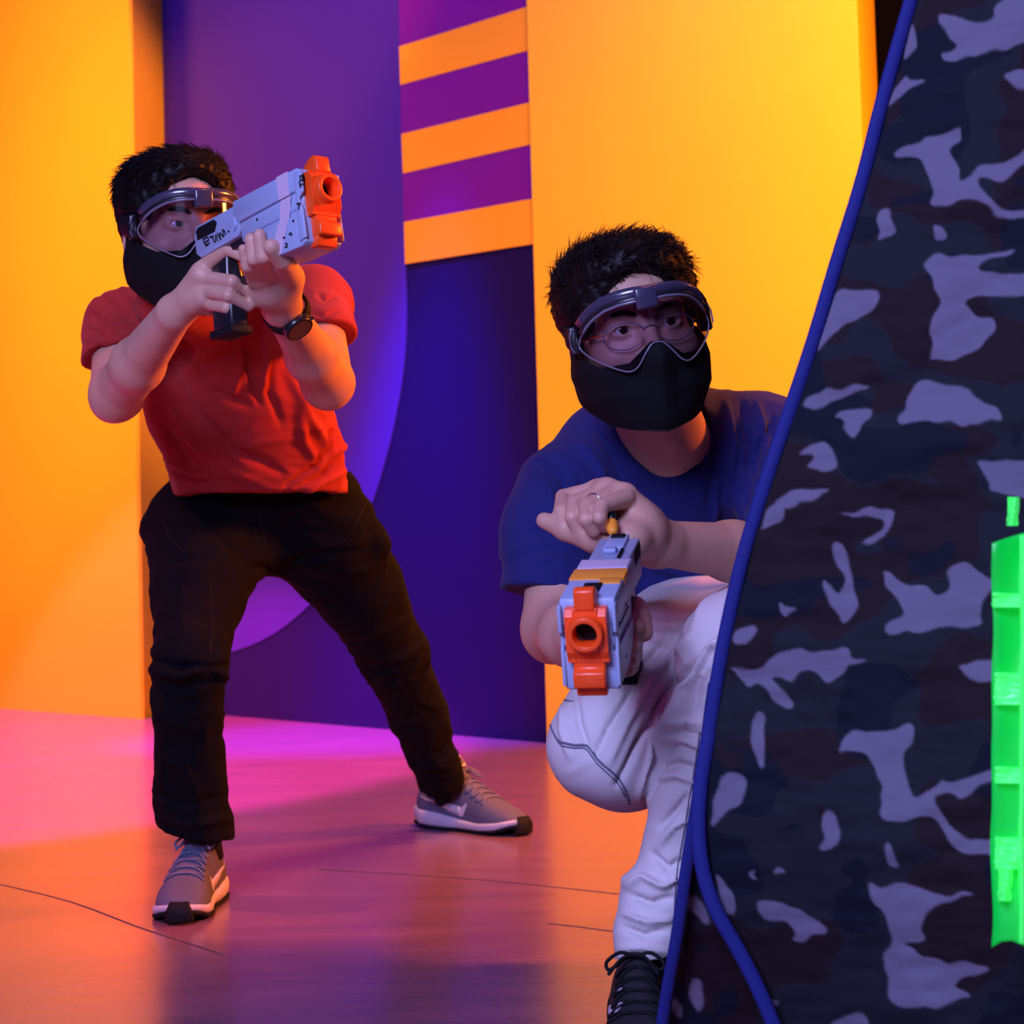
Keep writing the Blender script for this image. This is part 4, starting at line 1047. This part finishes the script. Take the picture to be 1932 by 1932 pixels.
S.cap(A_(505, 1000, 3.33), A_(515, 1024, 3.36), .08, .05, k=.04); S.cap(A_(490, 1010, 3.33), A_(415, 1100, 3.17), .055, .052, k=.03); S.cap(A_(540, 1010, 3.35), A_(610, 1080, 3.42), .06, .06, k=.03)
S.plane(A_(372, 1572, 3.07), -UP-RT*.20+FW*.0, near=.10, k=.003); S.cap(A_(371, 1555, 3.07), A_(372, 1640, 3.07), .050, .050, k=.003, op='sub')
axb = (A_(832, 1470, 3.92)-A_(790, 1350, 3.77)).normalized()
S.plane(A_(833, 1484, 3.93), axb+UP*-.15-RT*.25, near=.10, k=.003); S.cap(A_(830, 1474, 3.92), A_(845, 1540, 3.99), .045, .045, k=.003, op='sub')
S.plane(A_(500, 888, 3.3), UP, near=.3)
S.cap(A_(290, 1000, 3.27), A_(300, 1010, 3.25), .022, k=.02); S.cap(A_(710, 1015, 3.35), A_(716, 1030, 3.37), .02, k=.03)
FOLD = [([(285, 1262), (340, 1275), (425, 1240)], 7, .008), ([(287, 1245), (340, 1258), (425, 1255)], 6, -.009), ([(290, 1290), (340, 1300), (418, 1280)], 8, -.006),
 ([(430, 1285), (420, 1275), (405, 1262)], 8, .008), ([(300, 1060), (350, 1050), (400, 1040)], 9, -.006), ([(440, 1050), (480, 1070), (520, 1075)], 8, -.006), ([(520, 1075), (590, 1050), (680, 1040)], 9, -.008),
 ([(400, 1000), (450, 1040), (500, 1075)], 9, -.008), ([(720, 1060), (690, 1075), (640, 1080)], 8, .005), ([(770, 1165), (730, 1190), (680, 1200)], 7, .005), ([(795, 1215), (760, 1240), (710, 1250)], 7, .007), ([(815, 1260), (780, 1275), (740, 1280)], 7, -.006),
 ([(855, 1390), (830, 1420), (795, 1430)], 7, -.006), ([(868, 1415), (840, 1440), (800, 1450)], 7, .007), ([(300, 1500), (350, 1520), (430, 1500)], 8, -.005), ([(303, 1545), (350, 1555), (438, 1545)], 9, .008), ([(300, 1420), (350, 1450), (380, 1520)], 10, .004)]
trA = limb_mesh('trousers', S, M_blackcloth, manA, .0042, 2, FOLD, nz=.0035, nfreq=12, nstretch=(1, 1, 1.8))
bv = bvh_of([trA]); parts = [surf_line(bv, L, .0011, '', None, None, off=.0006) for L in
   ([(487, 950), (493, 1000), (506, 1050), (515, 1076)], [(300, 965), (320, 1010), (345, 1040)], [(690, 950), (665, 1000), (640, 1030)], [(395, 1100), (400, 1180), (396, 1235)])]
for Vv, Ff in parts:
    if Vv: mesh('seam', Vv, Ff, M_mattblack, trA)
# sock / ankle
for (a, b, r) in ((A_(380, 1555, 3.10), A_(386, 1620, 3.11), .034), (A_(838, 1465, 3.95), A_(846, 1505, 3.98), .034)):
    V, F = tube_geo([a, a.lerp(b, .5), b], [r, r*.95, r], 16); mesh('sock', V, F, M_mattblack, manA)
CS = (M_shoegrey, M_white, M_mattblack, M_lace, M_shoedark)
shA, MA_ = shoe(floorpt(394, 1688), floorpt(335, 1746), manA, colors=CS, mirror=1, L=.292)
h = floorpt(800, 1556); t = floorpt(984, 1576)
shB, MB_ = shoe(h, t, manA, colors=CS, mirror=-1, L=.325)
watch(A_(541, 588, 2.515), (wr2-el2).normalized(), RT*.30-FW*.95-UP*.30, manA)

# blaster held by him
gA, GA, kA = blaster(A_(392, 432, 2.50), A_(598, 325, 2.30), math.radians(1), 'grey and orange toy blaster aimed by the standing man in red, marked in black ink', 'toy blasters')
bv = bvh_of([o for o in gA.children if o.type == 'MESH'])
ink = []
def q2(L): return [(340+x/5.682, 290+y/5.682) for x, y in L]
for L in ([(245, 915), (275, 975), (320, 955)], [(250, 920), (295, 895), (310, 930)], [(270, 950), (310, 925)], [(275, 990), (300, 975)], [(320, 895), (345, 890), (375, 950), (385, 870), (405, 940)], [(335, 900), (360, 880)],
          [(400, 850), (440, 925), (425, 850), (470, 890), (455, 820)], [(455, 815), (480, 835), (490, 875)],
          [(1285, 240), (1325, 235)], [(1285, 240), (1290, 275)], [(1300, 262), (1340, 258)], [(1285, 290), (1340, 280)], [(1280, 300), (1285, 330), (1310, 325)], [(1325, 275), (1330, 310)], [(1285, 355), (1300, 350)], [(1320, 345), (1335, 340)],
          [(1255, 540), (1285, 535), (1275, 570), (1270, 600)], [(1130, 965), (1150, 970), (1145, 1000), (1125, 1000)], [(1170, 870), (1190, 850), (1200, 880)], [(1105, 905), (1125, 895)]):
    ink.append(surf_line(bv, q2(L), .0013, '', None, None, n=len(L)*4, off=.0006, flat=.35))
for Vv, Ff in ink:
    if Vv: mesh('ink_mark', Vv, Ff, M_ink, gA)

# ================================================================== crouching man in the navy shirt
HB = cam_matrix(1194, 621, 2.35, yaw=8, pitch=-4, roll=11.5)
manB = empty('person', P(1260, 1600, 2.3).xy.to_3d(), 'person in navy t-shirt and off-white trousers crouching beside the camouflage tent', 'person')
S = SDF(); head_sdf(S, HB, .0056)
S.cap(HB @ Vector((0, -.030, -.055)), A_(1268, 850, 2.52), .056, .062, k=.03)
S.cap(A_(1200, 855, 2.57), A_(1320, 850, 2.58), .05, .05, k=.03)
S.cap(A_(1245, 880, 2.56), A_(1270, 1000, 2.62), .10, .10, k=.03, n=FW, q=.75)
sh, el, wr = A_(1066, 925, 2.50), A_(1046, 1185, 2.36), A_(1135, 1215, 2.12)
S.cap(A_(1180, 870, 2.56), sh, .055, .046, k=.03); S.chain([sh, el], [.047, .044], k=.02)
S.cap(el, el*.6+wr*.4, .042, .040, k=.014); S.cap(el*.6+wr*.4, wr, .040, .027, k=.02)
S.ell(A_(1040, 1205, 2.37), (.028, .028, .028), k=.02)
# right hand on the grip
S.cap(wr, A_(1173, 1198, 2.030), .026, .026, k=.015)
S.cap(A_(1163, 1218, 2.050), A_(1181, 1173, 2.020), .022, .020, k=.012)
for pts, rs in [([(1168, 1168, 2.010), (1191, 1178, 1.955), (1203, 1184, 1.945)], [.0115, .0105, .009]),
                ([(1165, 1193, 2.010), (1193, 1213, 1.950), (1189, 1223, 1.925)], [.0118, .0112, .0095]),
                ([(1165, 1213, 2.015), (1193, 1236, 1.955), (1187, 1244, 1.935)], [.0115, .0108, .009]),
                ([(1163, 1233, 2.020), (1187, 1258, 1.960), (1181, 1264, 1.940)], [.0105, .0098, .0082]),
                ([(1179, 1183, 2.040), (1198, 1148, 2.020), (1209, 1168, 1.980), (1216, 1194, 1.955)], [.015, .0135, .0120, .0100])]:
    S.chain([A_(*p) for p in pts], rs, k=.004, k0=.008)
# left arm from behind the tent, fist over the blaster
el2, wr2 = A_(1490, 1052, 2.38), A_(1236, 1024, 2.16)
S.cap(A_(1430, 850, 2.59), el2, .044, .043, k=.02); S.cap(A_(1330, 855, 2.58), A_(1430, 850, 2.59), .045, .044, k=.03)
S.cap(el2, el2.lerp(wr2, .45), .041, .037, k=.02, n=UP, q=1); S.cap(el2.lerp(wr2, .45), wr2, .037, .0275, k=.02)
S.cap(wr2, A_(1205, 990, 2.12), .028, .028, k=.02)
S.cap(A_(1215, 1000, 2.13), A_(1178, 937, 2.115), .026, .0175, k=.012); S.cap(A_(1210, 985, 2.14), A_(1145, 925, 2.13), .024, .0165, k=.014)
S.cap(A_(1205, 985, 2.15), A_(1128, 926, 2.15), .020, .0150, k=.014); S.cap(A_(1210, 1010, 2.12), A_(1180, 1020, 2.09), .026, .022, k=.014)
for pts, rs in [([(1124, 925, 2.15), (1063, 938, 2.145), (1058, 964, 2.112), (1067, 990, 2.10)], [.0115, .0100, .0090, .0076]),
                ([(1140, 926, 2.13), (1084, 950, 2.105), (1080, 976, 2.082), (1092, 1000, 2.085)], [.0122, .0104, .0094, .0080]),
                ([(1160, 930, 2.115), (1108, 956, 2.078), (1106, 980, 2.056), (1120, 1002, 2.065)], [.0120, .0104, .0094, .0080]),
                ([(1180, 940, 2.10), (1135, 956, 2.062), (1131, 976, 2.045), (1141, 994, 2.06)], [.0112, .0096, .0088, .0074])]:
    S.chain([A_(*p) for p in pts], rs, k=.0012, k0=.005)
S.ell(A_(1105, 970, 2.125), (.032, .022, .02), k=.006)
S.chain([A_(1190, 1018, 2.09), A_(1120, 1016, 2.09), A_(1068, 999, 2.105), A_(1027, 982, 2.12)], [.0215, .0165, .0135, .0100], k=.006, k0=.012)
S.ell(A_(1150, 1005, 2.11), (.03, .02, .014), k=.012)
V, F = S.mesh(.0021); V = relax(V, F, 1, .4)
bodyB = np_mesh('body', V, F, M_skin, manB)
eyes(HB, manB, (-.05, 1, .08))
hair(HB, manB, 11, wx=.092, n=6500, sweep=(-.5, .10, .4), lift=.55, front=.084, length=.028, rough=.28, tuft=.4)
# a few stray locks on the forehead
V, F = [], []
for (x0, z0_, x1, z1_) in ((-.004, .082, -.014, .050), (.006, .084, -.002, .066), (-.02, .080, -.030, .062)):
    v, f = tube_geo([HB @ Vector(p) for p in ((x0, .082, z0_), ((x0+x1)/2-.004, .094, (z0_+z1_)/2+.004), (x1, .0955, z1_))], [.0009, .0007, .0002], 5)
    V += [v]; F += [f]
Vv, Ff = join_geo(list(zip(V, F))); mesh('stray_hair', Vv, Ff, M_hair, manB)
mask(HB, manB, drop=-.004, wide=.003)
goggles(HB, manB, .004)
# thin wire spectacles under the goggles
sp = empty('spectacles', HB @ Vector((0, .1, 0))); sp.parent = manB; bpy.context.view_layer.update(); sp.matrix_parent_inverse = manB.matrix_world.inverted()
for s in (-1, 1):
    loop = [HB @ Vector((s*.034+.0265*math.cos(a), .0985-.012*abs(s*.034+.0265*math.cos(a))/.06, -.008+.0185*math.sin(a)*(1 if math.sin(a) < 0 else .85))) for a in [2*math.pi*i/40 for i in range(40)]]
    tube('rim', loop, .0009, M_rim, sp, sides=6, closed=True)
    tube('temple', [HB @ Vector((s*x, y, z)) for x, y, z in ((.060, .086, -.003), (.070, .060, -.003), (.080, .0, -.004))], .0012, M_orange, sp, sides=6)
tube('bridge', [HB @ Vector(p) for p in ((-.0085, .097, -.004), (0, .1015, .0), (.0085, .097, -.004))], .0009, M_rim, sp, sides=6)
rg = A_(1104, 942, 2.066); t = (A_(1106, 958, 2.08)-A_(1160, 930, 2.115)).normalized(); c = A_(1122, 949, 2.09); u = t.orthogonal().normalized(); w = t.cross(u)
tube('finger_ring', [c+(u*math.cos(a)+w*math.sin(a))*.0118 for a in [2*math.pi*i/32 for i in range(32)]], .0011, M_gold, manB, sides=8, closed=True)

# t-shirt
S = SDF(); nfr = (UP*.15-FW)
S.cap(A_(1240, 905, 2.60), A_(1275, 1080, 2.68), .150, .165, k=.03, n=nfr, q=.75)
S.cap(A_(1275, 1080, 2.68), A_(1290, 1180, 2.72), .165, .170, k=.03, n=nfr, q=.8)
S.cap(A_(1150, 868, 2.55), A_(1380, 848, 2.57), .080, .080, k=.04)
S.cap(A_(1150, 880, 2.55), sh, .074, .062, k=.035); S.cap(A_(1370, 850, 2.57), A_(1440, 838, 2.58), .078, .066, k=.035)
S.cap(A_(1252, 800, 2.52), A_(1265, 870, 2.56), .072, .10, k=.04)
S.cap(sh, A_(1038, 1000, 2.46), .064, .066, k=.03); S.cap(A_(1038, 1000, 2.46), A_(1036, 1160, 2.40), .066, .068, k=.03)
S.cap(A_(1440, 838, 2.58), A_(1480, 1000, 2.45), .067, .064, k=.03); S.cap(A_(1480, 1000, 2.45), A_(1488, 1022, 2.43), .064, .062, k=.01)
a = A_(1036, 1119, 2.415); ax = (A_(1036, 1160, 2.40)-A_(1038, 1000, 2.46)).normalized()
ax = (-UP*.96-RT*.12-FW*.2).normalized(); S.plane(a, ax, near=.13, k=.003); S.cap(a+ax*.048, a+ax*.1, .056, .056, k=.003, op='sub')
# neckline
S.cap(HB @ Vector((0, -.01, -.09)), A_(1262, 812, 2.46), .060, .062, k=.003, op='sub')
S.cap(A_(1262, 812, 2.46), A_(1262, 800, 2.30), .0635, .062, k=.003, op='sub')
FOLD = [([(1115, 800), (1150, 850), (1200, 950)], 8, -.007), ([(1090, 830), (1130, 880), (1165, 960)], 9, .006), ([(1020, 870), (1060, 900), (1085, 980)], 7, -.007), ([(1000, 880), (1035, 920), (1060, 1000)], 7, .005),
 ([(1340, 780), (1350, 850), (1340, 940)], 7, -.007), ([(1370, 760), (1385, 840), (1380, 930)], 7, .007), ([(1400, 760), (1415, 850), (1405, 960)], 7, -.008), ([(1430, 760), (1445, 830), (1440, 900)], 6, .006), ([(1460, 790), (1430, 850), (1420, 900)], 6, -.008),
 ([(1350, 900), (1350, 960), (1340, 1000)], 8, .006), ([(1400, 930), (1395, 980), (1380, 1000)], 8, -.006), ([(1000, 1000), (1040, 1010), (1090, 990)], 8, -.004), ([(990, 1060), (1040, 1050), (1080, 1060)], 8, .004),
 ([(1150, 900), (1200, 1000), (1220, 1100)], 10, -.006), ([(1230, 1080), (1300, 1110), (1380, 1090)], 10, -.007), ([(1220, 1110), (1290, 1140), (1370, 1120)], 9, .006), ([(1095, 905), (1110, 950), (1105, 1000)], 8, -.006)]
shirtB = limb_mesh('t_shirt', S, M_blue, manB, .0034, 2, FOLD, nz=.0028, nfreq=11, nstretch=(1, 1, 1.4))
bv = bvh_of([shirtB]); ins = []
pp = [(1168, 812), (1182, 834), (1205, 858), (1235, 874), (1264, 877), (1292, 866), (1316, 840), (1330, 808)]
Vv, Ff = surf_line(bv, pp, .0030, '', None, None, n=30, off=.0005, flat=.5)
if Vv: mesh('collar', Vv, Ff, M_blue, shirtB)
Vv, Ff = surf_line(bv, [(1005, 872), (1030, 868), (1060, 890), (1080, 930)], .0011, '', None, None, n=20, off=.0003)
if Vv: mesh('seam', Vv, Ff, M_blue, shirtB)

# trousers
S = SDF()
S.cap(A_(1290, 1195, 2.66), A_(1420, 1200, 2.68), .125, .125, k=.03)
kn = A_(1142, 1408, 2.14)
S.cap(A_(1310, 1215, 2.58), A_(1240, 1288, 2.36), .110, .098, k=.03); S.cap(A_(1240, 1288, 2.36), kn, .098, .071, k=.03)
S.cap(A_(1180, 1430, 2.20), A_(1250, 1420, 2.40), .066, .062, k=.03)
S.cap(A_(1250, 1450, 2.42), A_(1300, 1490, 2.56), .055, .045, k=.03)
knl = A_(1405, 1235, 2.10)
S.cap(A_(1440, 1220, 2.60), knl, .105, .078, k=.03)
S.cap(knl, A_(1346, 1370, 2.10), .072, .058, k=.02); S.cap(A_(1346, 1370, 2.10), A_(1306, 1480, 2.10), .058, .050, k=.02)
S.cap(A_(1306, 1480, 2.10), A_(1278, 1620, 2.11), .048, .042, k=.015); S.cap(A_(1278, 1620, 2.11), A_(1240, 1690, 2.11), .043, .044, k=.012)
S.cap(A_(1240, 1690, 2.11), A_(1224, 1765, 2.10), .043, .041, k=.01); S.cap(A_(1224, 1765, 2.10), A_(1218, 1830, 2.10), .041, .040, k=.01)
S.plane(A_(1216, 1800, 2.10), -UP+RT*.18, near=.08, k=.003); S.cap(A_(1218, 1785, 2.10), A_(1218, 1860, 2.10), .034, .034, k=.003, op='sub')
FOLD = [([(1335, 1225), (1262, 1300), (1205, 1400), (1165, 1480)], 6, -.011), ([(1362, 1215), (1292, 1300), (1235, 1410), (1200, 1500)], 6, .010), ([(1300, 1205), (1230, 1280), (1180, 1370), (1150, 1440)], 7, .007), ([(1285, 1200), (1205, 1280), (1150, 1370), (1120, 1430)], 5, -.006),
 ([(1340, 1270), (1292, 1350), (1245, 1440), (1225, 1500)], 6, -.012), ([(1318, 1275), (1275, 1350), (1225, 1440)], 5, .007), ([(1260, 1205), (1210, 1260), (1180, 1300)], 6, -.007), ([(1375, 1195), (1335, 1225), (1310, 1260)], 6, .010), ([(1350, 1225), (1320, 1270), (1296, 1330)], 5, -.012),
 ([(1268, 1368), (1290, 1360), (1325, 1366)], 5, .007), ([(1255, 1400), (1290, 1395), (1325, 1410)], 5, .007), ([(1262, 1385), (1290, 1380), (1325, 1388)], 4, -.008), ([(1245, 1470), (1275, 1462), (1310, 1475)], 6, .007), ([(1250, 1450), (1280, 1440), (1310, 1450)], 5, -.007),
 ([(1245, 1560), (1275, 1530), (1300, 1500)], 6, -.007), ([(1240, 1600), (1270, 1560), (1298, 1545)], 6, .006), ([(1226, 1610), (1260, 1640), (1290, 1620)], 6, -.008), ([(1185, 1672), (1215, 1655), (1250, 1672), (1285, 1650)], 6, .010), ([(1190, 1690), (1225, 1705), (1270, 1695)], 7, -.010),
 ([(1180, 1725), (1220, 1740), (1262, 1735)], 6, .009), ([(1178, 1750), (1215, 1765), (1255, 1755)], 6, -.008), ([(1165, 1790), (1215, 1785), (1255, 1795)], 6, .005), ([(1085, 1300), (1090, 1360), (1110, 1420)], 7, -.006), ([(1060, 1330), (1062, 1380), (1075, 1430)], 6, .004)]
trB = limb_mesh('trousers', S, M_white_jean, manB, .0034, 2, FOLD, nz=.0030, nfreq=12, nstretch=(1, 1, 1.5))
bv = bvh_of([trB]); parts = []
def q6(L): return [(980+x/2.963, 1280+y/2.963) for x, y in L]
for L, r in (([(165, 235), (190, 300), (225, 350), (300, 372), (380, 380), (440, 455), (520, 525), (570, 580), (605, 660), (615, 700)], .0015),
             ([(175, 262), (200, 325), (235, 372), (300, 388), (370, 395), (430, 470), (505, 540), (555, 592), (590, 660)], .0009),
             ([(350, -90), (480, -135), (620, -170)], .0010), ([(200, 85), (250, 120), (300, 130)], .0011), ([(1010, 300), (980, 500), (930, 800), (880, 1100), (860, 1400)], .0010)):
    parts.append(surf_line(bv, q6(L), r, '', None, None, n=len(L)*8, off=.0008))
for Vv, Ff in parts:
    if Vv: mesh('stitching', Vv, Ff, M_seam, trB)
# shoes
CB = (M_blackplastic, M_mattblack, M_mattblack, M_mattblack, M_mattblack)
M_blackmesh = mat('black_shoe_mesh', (.010, .010, .016), rough=.7, bump=.5, bscale=500, bdist=.0008)
CBl = (M_blackmesh, M_mattblack, M_mattblack, M_mattblack, M_mattblack)
hl = floorpt(1222, 1946); tl = floorpt(1176, 2090)
shoe(hl, tl, manB, colors=CBl, mirror=-1, L=.28, tongue=False)
V, F = tube_geo([A_(1220, 1775, 2.11), A_(1222, 1820, 2.12), A_(1222, 1870, 2.12)], [.030, .030, .034], 16); mesh('sock', V, F, M_mattblack, manB)
# white curl emblem on the visible side of the black shoe
bv = bvh_of([o for o in bpy.data.objects if o.type == 'MESH' and o.parent and o.parent.name.startswith('sneaker') and o.name.startswith('upper')])
e1 = surf_line(bv, q6([(575, 1735), (545, 1760), (530, 1790)]), .0022, '', None, None, n=12, off=.0006)
e2 = surf_line(bv, q6([(572, 1805), (560, 1835), (530, 1865), (505, 1862), (515, 1835)]), .0034, '', None, None, n=20, off=.0006)
Vv, Ff = join_geo([e for e in (e1, e2) if e[0]])
if Vv: mesh('emblem', Vv, Ff, M_white, [o for o in bpy.data.objects if o.name.startswith('sneaker')][-1])
# rear foot, standing on its toes behind
th = A_(1264, 1552, 2.60); tt = Vector((th.x+.05, th.y-.195, .006))
shoe(th, tt, manB, colors=CBl, mirror=1, L=.27)

gB, GB, kB = blaster(A_(1170, 1012, 2.04), A_(1106, 1137, 1.79), 0, 'grey and orange toy blaster held by the crouching man, muzzle towards the viewer', 'toy blasters', top_band=True, tape=False)
# foam dart pinched in his fist
da, db = A_(1150, 955, 2.09), A_(1156, 1003, 2.045); ax = (db-da).normalized()
dt = empty('foam_dart', da, 'short foam dart with an orange tip held in the crouching man\'s fist', 'dart')
bm = bmesh.new(); bm_cyl(bm, da-ax*.01, db-ax*.018, .0062, .0062, 20); from_bm('foam_body', bm, M_blackplastic, dt, smooth=True)
V, F = tube_geo([db-ax*.019, db-ax*.016, db-ax*.004, db+ax*.002, db+ax*.004], [.0068, .0075, .0070, .0052, .0015], 20); mesh('tip', V, F, M_amber, dt)
